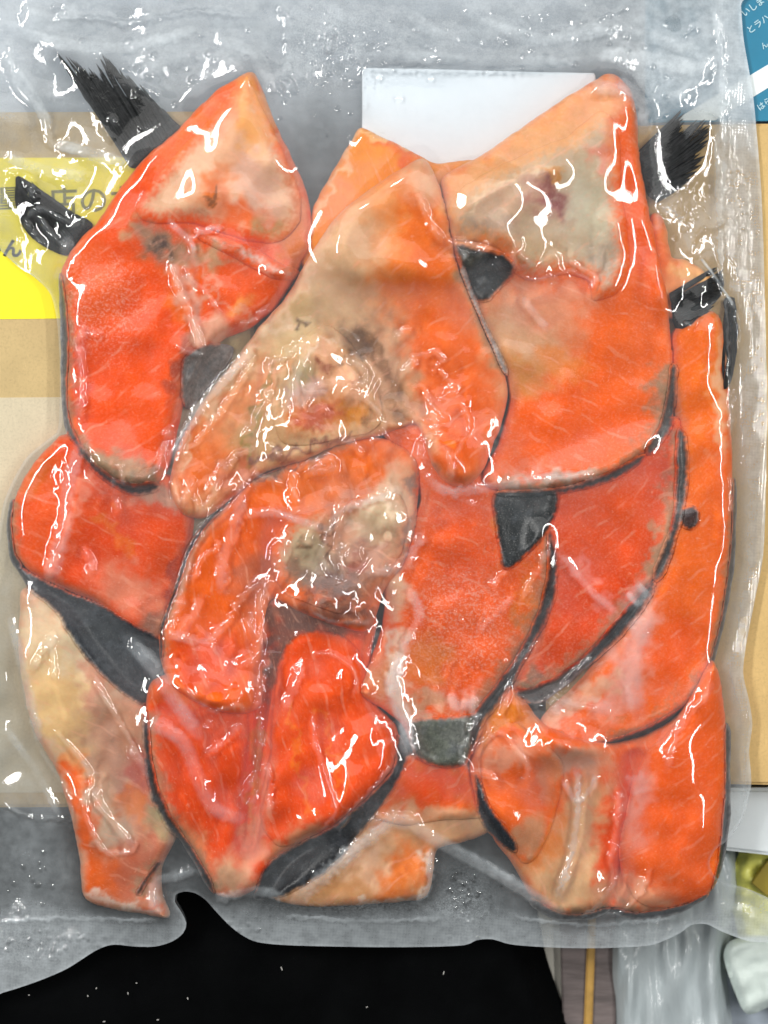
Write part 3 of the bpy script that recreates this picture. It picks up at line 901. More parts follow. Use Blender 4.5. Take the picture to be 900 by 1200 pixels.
# --- M: lower middle, two lobes
pm = collar(310, 900, "vivid orange two-lobed salmon collar in the lower middle with black skin along its point")
piece("flesh", [(176, 800), (205, 790), (240, 800), (296, 790), (300, 730), (330, 690), (390, 700), (440, 722), (436, 760), (434, 795), (442, 828), (464, 852), (468, 880), (457, 905), (427, 937), (392, 967), (352, 992), (322, 1012), (302, 1042), (275, 1056), (250, 1051), (234, 1020), (213, 985), (190, 950), (178, 915), (173, 870), (170, 830)],
      28, pm, FLESH[2], (226, 66, 22), [('e', 385, 850, 60, 90, 20, (232, 70, 30), .9), ('e', 230, 900, 50, 70, -10, (228, 68, 24), .9), ('e', 268, 1030, 28, 28, 0, (206, 162, 124), .95), ('e', 225, 985, 24, 16, 50, (204, 140, 92), .6), ('e', 330, 780, 14, 36, 20, (120, 66, 48), .8), ('l', [(305, 850), (300, 900), (292, 980)], 8, (196, 104, 70), .7), ('e', 300, 990, 16, 40, 10, (220, 150, 120), .8),
        ('l', [(330, 830), (350, 900), (360, 950)], 5, (234, 104, 66), .6), ('l', [(370, 870), (390, 920)], 5, (236, 116, 80), .6), ('e', 345, 985, 40, 12, -35, (208, 140, 96), .8), ('e', 210, 810, 30, 14, 0, (212, 92, 52), .6), ('e', 360, 722, 80, 24, 8, (104, 68, 54), .95), ('e', 326, 770, 20, 40, 15, (112, 66, 48), .9)],
      .06, w=15, mods=[('l', [(312, 770), (306, 850), (300, 920), (288, 990)], 13, -27), ('l', [(190, 835), (240, 860), (262, 940)], 9, -6), ('e', 390, 850, 40, 70, 15, 6), ('e', 225, 900, 40, 60, 0, 5)])
piece("flesh_lobe", [(322, 790), (338, 752), (368, 738), (400, 744), (420, 762), (434, 796), (443, 830), (463, 853), (466, 878), (452, 905), (425, 935), (390, 964), (352, 988), (328, 992), (308, 972), (302, 930), (310, 860)], 9, pm, FLESH[2], (232, 70, 26), [('e', 385, 850, 60, 90, 20, (234, 74, 28), .9), ('e', 345, 985, 40, 12, -35, (208, 140, 96), .8), ('e', 308, 940, 10, 50, 6, (214, 130, 96), .7), ('l', [(335, 830), (352, 900), (360, 950)], 4, (236, 112, 72), .6), ('l', [(370, 830), (392, 880), (400, 930)], 4, (236, 112, 72), .6)], .08, w=15, sblur=4, embed=6, fade=5)
piece("skin", [(466, 862), (478, 888), (456, 934), (424, 976), (392, 1014), (356, 1040), (318, 1057), (296, 1056), (312, 1014), (350, 990), (390, 966), (430, 933), (460, 900)], 6, pm, SKIN, (46, 48, 52), [('l', [(440, 920), (390, 970), (330, 1010)], 6, (80, 84, 88), .5)], .05, w=10, sblur=4, lump=.4, embed=12, fade=3.5)
skin([(170, 830), (173, 880), (181, 925), (196, 960), (216, 990), (236, 1022), (250, 1050)], 9, pm, (44, 44, 46))

# --- G: right of the middle
pg = collar(560, 720, "frosted salmon collar with a grey skin patch at its foot")
piece("flesh", [(436, 480), (530, 505), (572, 560), (610, 575), (640, 610), (646, 640), (648, 670), (640, 705), (620, 752), (590, 802), (562, 838), (556, 870), (546, 896), (510, 898), (485, 882), (470, 850), (445, 830), (424, 812), (432, 780), (446, 740), (450, 700), (440, 672), (468, 655), (482, 610), (490, 575)],
      26, pg, FLESH[0], (230, 82, 44), [('e', 550, 640, 40, 60, 0, (232, 78, 36), .9), ('e', 590, 720, 40, 70, 30, (232, 84, 48), .8), ('e', 450, 790, 24, 30, 0, (206, 138, 92), .9), ('e', 458, 690, 20, 24, 0, (212, 172, 138), .95), ('l', [(470, 745), (460, 800), (478, 850), (484, 888)], 11, (216, 190, 164), .85), ('e', 500, 775, 26, 30, 0, (212, 108, 84), .7), ('e', 620, 700, 14, 30, 0, (216, 110, 72), .6),
        ('e', 500, 825, 30, 14, 0, (182, 142, 106), .8), ('e', 600, 610, 12, 40, 20, (218, 120, 90), .5), ('e', 545, 820, 24, 12, -10, (222, 150, 128), .7), ('f', 540, 730, 80, 80, .8)],
      .4, w=22, mods=[('l', [(465, 745), (458, 800), (475, 850)], 9, 4)])
piece("skin", [(481, 846), (520, 840), (561, 838), (555, 870), (546, 897), (512, 900), (485, 884)], 5, pg, SKIN, (106, 112, 100), [('e', 540, 860, 20, 24, 0, (124, 126, 122), .6)], .2, w=12, sblur=4, lump=.4, embed=8, fade=4.5)
skin([(643, 620), (648, 662), (642, 705), (622, 752), (592, 803), (562, 842), (552, 885)], 10, pg, (52, 50, 50), w1=12)
piece("skin", [(577, 582), (600, 572), (650, 574), (656, 592), (642, 625), (618, 650), (600, 667), (587, 664), (582, 630)], 5, pg, SKIN, (38, 42, 44), [('e', 640, 590, 16, 12, 0, (70, 72, 72), .8)], .3, w=9, sblur=3, lump=.5, embed=8, fade=4.5)

# --- A: top left
pa = collar(200, 330, "salmon collar in the upper corner with two black fins spread out beside it")
fw = piece("fin", [(84, 88), (100, 92), (116, 106), (126, 122), (130, 98), (142, 106), (160, 124), (180, 140), (202, 154), (165, 184), (152, 192), (132, 160), (110, 128), (94, 108)], 4, pa, FIN, (10, 10, 11), w=9, sblur=3, lump=0.1, chop=6, embed=4)
fin(pa, (152, 192), (208, 148), [(58, 54), (72, 58), (84, 64), (98, 70), (112, 84), (116, 62), (126, 66), (138, 78), (150, 90), (165, 104), (185, 122)], 74, 5.2, 6, 1, web=fw)
fw = piece("fin", [(15, 204), (31, 210), (50, 222), (76, 242), (104, 260), (90, 288), (74, 297), (48, 286), (26, 268), (15, 238)], 4, pa, FIN, (10, 10, 11), w=9, sblur=3, lump=0.1, chop=6, embed=4)
fin(pa, (72, 292), (100, 262), [(17, 205), (20, 208), (27, 208), (30, 214), (38, 222)], 40, 4.4, 5, 2, web=fw)
piece("flesh", [(293, 80), (308, 105), (322, 140), (338, 175), (355, 212), (364, 245), (363, 285), (352, 308), (340, 332), (320, 360), (290, 384), (262, 395), (240, 415), (228, 440), (214, 470), (205, 510), (197, 545), (186, 566), (160, 571), (135, 563), (112, 546), (95, 523), (78, 496), (74, 450), (75, 400), (72, 350), (69, 315), (85, 285), (110, 258), (140, 215), (170, 180), (200, 155), (225, 128), (255, 100)],
      27, pa, FLESH[1], (232, 74, 38),
      [('e', 145, 420, 60, 80, 0, (232, 72, 40), .8), ('e', 165, 480, 36, 60, 10, (234, 76, 20), .95), ('e', 110, 330, 40, 50, 0, (228, 84, 58), .8), ('e', 150, 300, 16, 60, -20, (230, 74, 28), .9),
       ('e', 250, 310, 60, 30, 10, (228, 80, 40), .9), ('e', 300, 335, 46, 26, 0, (232, 78, 44), .9), ('e', 215, 345, 18, 40, -10, (226, 96, 46), .8), ('l', [(158, 262), (186, 288), (225, 302), (262, 304)], 14, (178, 146, 106), .85), ('l', [(206, 312), (222, 350), (238, 408)], 9, (212, 160, 132), .75), ('e', 190, 290, 26, 20, 0, (150, 116, 84), .95), ('e', 185, 290, 13, 10, 0, (66, 40, 30), .95),
       ('e', 335, 250, 30, 60, -20, (190, 120, 78), .85), ('e', 345, 290, 14, 30, 0, (206, 96, 58), .8), ('e', 300, 120, 20, 60, -18, (222, 150, 78), .9), ('e', 230, 160, 26, 60, 42, (232, 98, 60), .9), ('e', 250, 390, 26, 16, -20, (214, 170, 140), .8), ('e', 280, 360, 16, 10, -20, (230, 150, 70), .8),
       ('e', 135, 545, 50, 14, 15, (170, 140, 104), .9), ('e', 165, 560, 30, 10, 0, (110, 106, 96), .8), ('e', 92, 440, 10, 70, 0, (192, 70, 60), .5), ('l', [(225, 300), (260, 350), (300, 380)], 5, (216, 160, 130), .5), ('f', 120, 360, 60, 70, .7), ('e', 215, 430, 12, 40, 20, (150, 70, 56), .7)],
      .18, w=15, mods=[('l', [(165, 270), (190, 295), (225, 310)], 13, -12), ('l', [(215, 310), (232, 370), (222, 440)], 10, -7), ('l', [(285, 285), (330, 310)], 9, -6)])
piece("belly_membrane", [(288, 90), (303, 115), (320, 150), (338, 188), (352, 228), (350, 262), (326, 284), (290, 282), (255, 272), (225, 262), (195, 262), (168, 258), (160, 240), (185, 205), (215, 170), (245, 140), (268, 112)],
      7, pa, FLESH[0], (214, 172, 136), [('e', 290, 140, 16, 50, -20, (224, 158, 84), .85), ('e', 250, 215, 12, 34, 50, (226, 108, 72), .8), ('e', 245, 222, 20, 16, 0, (228, 100, 66), .8), ('e', 285, 255, 34, 20, 20, (226, 88, 60), .9), ('e', 300, 215, 26, 40, -30, (204, 160, 136), .8), ('e', 220, 255, 40, 10, 10, (178, 128, 92), .8), ('e', 315, 270, 16, 14, 0, (172, 140, 92), .8),
       ('e', 245, 232, 9, 3, -10, (120, 84, 60), .8), ('e', 260, 130, 20, 30, 30, (228, 126, 84), .7), ('e', 260, 170, 24, 20, 40, (220, 168, 128), .7), ('e', 205, 235, 30, 18, -30, (210, 170, 132), .7)], .06, w=22, sblur=5, embed=6, fade=20)
piece("grey_membrane", [(225, 268), (260, 276), (295, 288), (330, 308), (352, 318), (340, 328), (318, 326), (290, 312), (262, 296), (235, 282)], 5, pa, FLESH[0], (150, 132, 112), [('l', [(250, 285), (300, 306), (345, 322)], 6, (212, 200, 186), .8)], .3, w=7, sblur=3, embed=6, fade=20)
skin([(68, 318), (71, 350), (74, 400), (73, 450), (77, 496), (95, 525)], 8, pa, (84, 86, 92))
skin([(92, 522), (112, 548), (135, 566), (160, 574), (188, 568)], 10, pa, (42, 42, 44))
piece("skin", [(215, 420), (245, 402), (272, 405), (262, 430), (240, 455), (222, 478), (212, 470)], 3, pa, SKIN, (120, 112, 108), frost=.35, w=8, sblur=3, embed=10, fade=3.5)

# --- F: tall broad piece top right
pf = collar(680, 380, "broad tall salmon collar reaching up over the paper label beside a spread black fin")
fw = piece("fin", [(752, 182), (770, 164), (784, 154), (790, 156), (792, 166), (802, 174), (810, 168), (818, 164), (818, 176), (814, 190), (804, 204), (792, 214), (772, 230), (760, 220)], 4, pf, FIN, (10, 10, 11), w=9, sblur=3, lump=0.1, chop=6, embed=4)
fin(pf, (752, 176), (770, 232), [(800, 124), (806, 128), (808, 132), (803, 148), (806, 162), (814, 152), (826, 134), (838, 132), (838, 145), (834, 165), (828, 185), (815, 206), (796, 218)], 58, 5.0, 7, 4, web=fw)
piece("flesh", [(718, 82), (740, 100), (749, 130), (752, 180), (762, 240), (773, 300), (785, 360), (789, 420), (786, 465), (777, 500), (756, 530), (720, 553), (670, 569), (620, 575), (576, 573), (566, 555), (585, 520), (597, 470), (592, 440), (575, 402), (556, 365), (540, 325), (526, 285), (518, 240), (520, 206), (560, 182), (600, 155), (650, 120), (690, 95)],
      27, pf, FLESH[0], (236, 92, 50),
      [('e', 680, 480, 90, 70, -20, (236, 86, 36), .9), ('e', 740, 380, 50, 90, 0, (234, 92, 56), .8), ('e', 620, 195, 130, 62, -32, (208, 152, 94), .97), ('e', 560, 240, 50, 40, -30, (214, 158, 108), .8), ('e', 735, 180, 18, 90, -5, (232, 86, 50), .95), ('e', 700, 120, 30, 30, 0, (220, 160, 110), .8), ('e', 755, 280, 16, 70, -8, (234, 82, 44), .9),
       ('e', 606, 394, 62, 58, 0, (198, 152, 112), .97), ('e', 640, 360, 50, 26, 0, (216, 142, 104), .9), ('e', 600, 440, 30, 26, 0, (206, 120, 92), .6), ('e', 775, 465, 14, 30, 10, (150, 134, 112), .85), ('e', 600, 560, 46, 14, 0, (222, 140, 112), .7), ('e', 660, 562, 60, 7, -5, (200, 180, 160), .8), ('e', 660, 430, 30, 20, 0, (226, 122, 84), .5), ('l', [(560, 190), (600, 168), (680, 110)], 8, (226, 146, 80), .6)],
      .3, w=15, mods=[('l', [(560, 320), (620, 335), (690, 330)], 12, -8)])
piece("belly_membrane", [(524, 252), (540, 225), (580, 198), (625, 176), (665, 160), (705, 130), (726, 160), (728, 220), (735, 270), (738, 310), (722, 345), (695, 352), (690, 330), (660, 322), (620, 328), (600, 318), (585, 295), (555, 285), (532, 282)],
      9, pf, FLESH[1], (186, 160, 128), [('e', 640, 235, 30, 20, 20, (168, 106, 100), .9), ('e', 648, 228, 12, 22, -20, (146, 84, 86), .85), ('e', 580, 240, 40, 18, -25, (196, 162, 132), .9), ('e', 570, 270, 30, 14, 0, (162, 134, 112), .8), ('e', 690, 250, 26, 50, 0, (190, 180, 152), .9), ('e', 712, 180, 14, 24, 0, (216, 128, 102), .8), ('e', 620, 300, 40, 16, 0, (184, 156, 118), .9), ('e', 715, 310, 18, 34, 0, (166, 152, 130), .9), ('e', 575, 290, 20, 10, 0, (140, 130, 66), .7), ('l', [(545, 245), (590, 215), (650, 200)], 5, (212, 186, 152), .8), ('e', 650, 205, 12, 6, 0, (204, 120, 86), .7)],
      .25, w=22, sblur=4, embed=7, fade=26, lump=1.2, mods=[('e', 645, 235, 18, 18, 0, -6), ('l', [(550, 245), (600, 215), (655, 202)], 7, 4)])
piece("skin", [(532, 288), (560, 292), (592, 300), (604, 318), (590, 335), (572, 354), (556, 352), (544, 325)], 4, pf, SKIN, (54, 54, 54), [('e', 545, 300, 16, 12, 0, (90, 90, 80), .7)], .1, w=9, sblur=3, embed=8, fade=4.5)
skin([(790, 425), (787, 467), (779, 502), (757, 533)], 10, pf, (92, 90, 86))
skin([(757, 533), (720, 556), (672, 572), (622, 578), (580, 578)], 9, pf, (70, 70, 70), w1=6)

# --- D: lower of the two middle pieces
pd2 = collar(340, 660, "salmon collar in the middle with a glistening brown gill lump and one orange arm")
piece("flesh", [(290, 560), (330, 543), (380, 520), (420, 510), (455, 515), (487, 538), (491, 580), (485, 625), (472, 662), (452, 690), (432, 738), (400, 735), (350, 716), (320, 702), (309, 730), (306, 790), (303, 830), (270, 836), (230, 822), (200, 802), (187, 775), (190, 735), (205, 690), (222, 640), (245, 608), (270, 585)],
      24, pd2, FLESH[2], (230, 88, 38), [('e', 240, 700, 36, 90, 20, (234, 90, 34), .9), ('e', 245, 780, 50, 34, 0, (224, 66, 24), .9), ('e', 380, 560, 70, 34, -12, (230, 100, 58), .9), ('e', 300, 680, 26, 40, 10, (170, 90, 60), .8), ('e', 420, 640, 60, 60, 0, (176, 128, 98), .9), ('e', 460, 590, 26, 50, 10, (208, 182, 148), .9), ('l', [(290, 560), (340, 545), (390, 522)], 5, (128, 88, 84), .9), ('e', 300, 620, 16, 30, 20, (226, 84, 44), .8), ('e', 400, 720, 60, 14, 10, (104, 70, 64), .9), ('l', [(490, 560), (484, 625), (462, 680)], 7, (150, 138, 128), .8)],
      .08, w=22, mods=[('l', [(325, 620), (310, 700), (300, 760)], 13, -10)])
piece("gill_lump", [(318, 640), (335, 612), (365, 598), (400, 590), (440, 575), (470, 580), (478, 610), (470, 648), (448, 680), (432, 712), (400, 718), (365, 708), (335, 695), (318, 670)],
      10, pd2, FLESH[0], (174, 140, 108), [('e', 355, 640, 26, 34, 0, (186, 166, 130), .95), ('e', 358, 636, 9, 6, 0, (130, 100, 74), .8), ('e', 400, 690, 60, 24, 10, (112, 80, 76), .9), ('e', 435, 610, 34, 26, -20, (212, 186, 148), .85), ('e', 430, 655, 30, 26, 0, (170, 116, 94), .8), ('e', 395, 620, 26, 16, 0, (196, 128, 92), .8), ('l', [(335, 690), (380, 700), (430, 700)], 6, (92, 60, 62), .9), ('l', [(388, 606), (382, 640), (392, 672)], 4, (120, 84, 66), .8), ('l', [(420, 596), (450, 590), (470, 606)], 5, (226, 204, 172), .8), ('e', 345, 668, 14, 12, 0, (140, 104, 86), .7), ('e', 418, 668, 10, 8, 0, (158, 84, 70), .7)],
      .12, w=24, sblur=4, embed=7, fade=26, lump=1.3, mods=[('e', 358, 640, 26, 30, 0, 6), ('l', [(395, 600), (388, 650), (400, 690)], 8, -7), ('e', 440, 612, 24, 22, 0, 5)])
skin([(290, 560), (330, 543), (380, 521), (415, 512)], 7, pd2, (110, 80, 80), 2.2, frost=.3)
skin([(188, 775), (190, 735), (205, 692), (221, 645), (240, 614), (262, 592)], 5, pd2, (60, 58, 60), 2.2)

# --- D: upper of the two middle pieces
pd1 = collar(430, 390, "large salmon collar at the centre top, beige on one flank and orange on the other")
piece("flesh", [(497, 184), (513, 212), (524, 258), (535, 308), (553, 350), (576, 404), (594, 443), (595, 472), (581, 516), (566, 552), (545, 570), (525, 567), (508, 548), (498, 520), (488, 498), (470, 502), (440, 512), (400, 520), (355, 540), (310, 553), (275, 580), (240, 606), (213, 602), (198, 566), (208, 520), (235, 470), (270, 425), (300, 385), (335, 345), (370, 287), (400, 247), (440, 216), (470, 197)],
      25, pd1, FLESH[1], (206, 166, 122),
      [('e', 480, 300, 60, 90, -20, (236, 118, 74), .9), ('e', 530, 430, 56, 120, -18, (236, 92, 44), .95), ('e', 500, 280, 22, 90, -18, (232, 98, 52), .8), ('e', 540, 520, 36, 50, 10, (232, 88, 36), .95), ('e', 495, 215, 22, 26, 0, (214, 168, 132), .8), ('e', 400, 300, 44, 60, 35, (206, 166, 124), .95), ('e', 460, 470, 26, 80, -12, (176, 128, 88), .9), ('e', 450, 420, 26, 50, -20, (196, 150, 112), .8),
       ('e', 240, 540, 34, 60, 35, (228, 96, 44), .95), ('e', 285, 470, 20, 70, 38, (220, 136, 82), .85), ('l', [(205, 545), (235, 485), (295, 410)], 5, (220, 180, 140), .8), ('e', 345, 385, 30, 40, 30, (196, 166, 118), .9), ('e', 420, 400, 24, 20, 50, (104, 70, 44), .85), ('e', 300, 520, 34, 40, 30, (176, 134, 84), .8), ('e', 280, 560, 20, 34, 30, (176, 66, 32), .7), ('e', 352, 378, 5, 4, 0, (80, 54, 40), .8), ('e', 505, 555, 10, 22, -20, (130, 92, 60), .8), ('l', [(318, 424), (296, 490), (292, 540)], 5, (150, 136, 76), .8), ('l', [(298, 540), (350, 528), (410, 508)], 6, (126, 86, 82), .85), ('l', [(436, 400), (458, 450), (476, 505)], 9, (140, 100, 64), .7), ('l', [(395, 262), (350, 340), (318, 392)], 9, (222, 188, 152), .7), ('e', 400, 245, 16, 20, 30, (224, 168, 128), .6)],  # brown marks in the middle hollow are its shadow painted into the colour
      .12, w=15, mods=[('l', [(385, 385), (430, 420), (462, 470), (480, 520)], 15, -13), ('l', [(315, 430), (300, 500), (300, 550)], 10, -7), ('l', [(335, 420), (305, 500)], 10, 4), ('e', 530, 420, 34, 90, -18, 5)])
piece("gill_lump", [(322, 500), (318, 465), (332, 430), (350, 400), (378, 380), (402, 392), (425, 420), (442, 455), (448, 490), (430, 508), (395, 515), (355, 522), (332, 520)],
      8, pd1, FLESH[2], (204, 148, 108), [('e', 360, 490, 40, 24, -10, (204, 108, 78), .9), ('e', 415, 490, 30, 18, -20, (212, 120, 80), .85), ('e', 350, 440, 18, 34, 20, (176, 158, 118), .9), ('e', 400, 430, 30, 30, 0, (208, 156, 112), .8), ('l', [(325, 500), (318, 470), (335, 435)], 5, (160, 140, 84), .8), ('e', 360, 460, 24, 12, -40, (186, 150, 140), .7), ('l', [(342, 418), (324, 462), (326, 512)], 4, (128, 116, 62), .9), ('e', 372, 488, 24, 14, -10, (186, 84, 62), .8), ('l', [(352, 425), (372, 400), (398, 398)], 4, (222, 196, 168), .7), ('l', [(404, 420), (430, 452), (440, 492)], 5, (136, 98, 70), .7), ('e', 415, 445, 12, 16, 0, (226, 172, 136), .7), ('e', 385, 425, 8, 6, 0, (150, 74, 60), .7)],  # brown line down the inner side carries on the hollow's painted shadow
      .15, w=22, sblur=4, embed=7, fade=26, lump=1.3, mods=[('l', [(340, 430), (330, 490)], 7, -5), ('e', 400, 440, 26, 26, 0, 4)])
skin([(540, 312), (560, 362), (580, 406), (595, 440)], 5, pd1, (170, 160, 150), 1.6, frost=.4)

# ------------------------------------------------------------------ the vacuum bag
FS = 1.25
FX = np.arange(-58, 960, FS, dtype=np.float32)
FY = np.arange(-78, 1182, FS, dtype=np.float32)
X, Y = np.meshgrid(FX, FY)
X = X.astype(np.float32); Y = Y.astype(np.float32)
def resample(a):
    u = (X - GX[0]) / STEP; v = (Y - GY[0]) / STEP
    i = np.clip(v.astype(int), 0, a.shape[0] - 2); j = np.clip(u.astype(int), 0, a.shape[1] - 2)
    fu = u - j; fv = v - i
    return (a[i, j] * (1 - fu) * (1 - fv) + a[i, j + 1] * fu * (1 - fv) + a[i + 1, j] * (1 - fu) * fv + a[i + 1, j + 1] * fu * fv).astype(np.float32)

# the film is stretched over the pile: relax a membrane that may not sink into it
Hc = S.copy()
M = Hc.copy()
for s in (13, 10, 8, 6, 5, 4, 3, 3, 2, 2, 2, 1.5, 1.5, 1.5, 1, 1, 1):
    for _ in range(2):
        M = np.maximum(Hc, blur(M, s) - 0.12)
M = np.maximum(blur(M, 1.6), Hc)
Fz = resample(blur(M, 0.9))
Fz = np.maximum(blur(Fz, 4.0), Fz - 0.8)
Fz = blur(Fz, 2.2) + 1.9
fish = resample((S > 4).astype(np.float32))
nearfish = np.clip(resample(blur((blur((S > 2.4).astype(np.float32), 3) > 0.12).astype(np.float32), 4)), 0, 1)
N1 = fft_noise(X.shape, FS, 40, 100, 31)
N2 = fft_noise(X.shape, FS, 12, 30, 32)
N3 = fft_noise(X.shape, FS, 80, 260, 33)
crease = np.exp(-(N1 / 0.16) ** 2)

ZONES = [(390, 460, 120, 100, 1.0), (520, 490, 60, 80, .9), (400, 650, 110, 100, 1.1), (270, 790, 100, 80, .9), (390, 850, 90, 110, .45), (240, 950, 80, 90, .4), (610, 310, 110, 45, .9), (60, 255, 55, 50, .3), (130, 560, 90, 50, .5),
         (270, 350, 80, 60, .6), (120, 900, 60, 110, .35), (480, 800, 70, 80, .5), (620, 860, 120, 60, .5), (700, 1040, 120, 45, .5), (430, 980, 110, 50, .7), (815, 340, 50, 50, .7), (90, 90, 160, 100, .06), (760, 15, 110, 24, .4),
         (400, 4, 320, 16, .3), (110, 630, 90, 60, .2), (50, 1000, 90, 70, .15), (260, 580, 60, 60, .6), (850, 500, 20, 120, .5), (800, 1050, 60, 40, .6)]
WR = np.full(X.shape, 0.035, np.float32)
for cx, cy, rx, ry, k in ZONES:
    WR = np.maximum(WR, k * np.exp(-(((X - cx) / rx) ** 2 + ((Y - cy) / ry) ** 2)))
Fz += WR * (1.3 * N1 + 0.08 * N2 + 1.5 * blur(crease, 1.2) * np.clip(N3 + 0.6, 0, 1.5))

milk = np.full(X.shape, 0.004, np.float32)
milk += 0.17 * (1 - nearfish) * (0.85 + 0.15 * np.clip(N3, -2, 2))
milk += 0.06 * sstep(0.02, 0.5, np.clip(Fz - 1.5 - resample(S), 0, 30) / 14) * nearfish
fog = np.zeros(X.shape, np.float32)
seal = np.zeros(X.shape, np.float32)

def ridge(pts, amp=2.6, w=3.2, mk=0.10, mw=None):
    """a fold in the film: raised, and whiter because the film is doubled"""
    global Fz, milk
    p = smooth_poly(pts, False, 5)
    r = w * 3 + 12 + (mw or 0) * 2
    x0, y0 = p.min(0) - r; x1, y1 = p.max(0) + r
    j0 = max(0, int((x0 - FX[0]) / FS)); j1 = min(len(FX), int((x1 - FX[0]) / FS) + 1)
    i0 = max(0, int((y0 - FY[0]) / FS)); i1 = min(len(FY), int((y1 - FY[0]) / FS) + 1)
    if i1 <= i0 or j1 <= j0:
        return
    sl = (slice(i0, i1), slice(j0, j1))
    xx = X[sl] + N2[sl] * 0.9; yy = Y[sl] + N2[sl] * 0.9
    d, _, _, t = seg_dist(xx, yy, p, False)
    tp = np.sqrt(np.clip(np.sin(np.pi * np.clip(t, 0.02, 0.98)) * 1.6, 0, 1)) * (0.8 + 0.25 * np.sin(t * 9))
    Fz[sl] += amp * tp * np.exp(-(d / w) ** 2)
    if mk:
        q = (mw or w)
        milk[sl] = np.maximum(milk[sl], milk[sl] * 0.4 + mk * tp * (1 - sstep(q * 0.4, q * 1.3, d)))

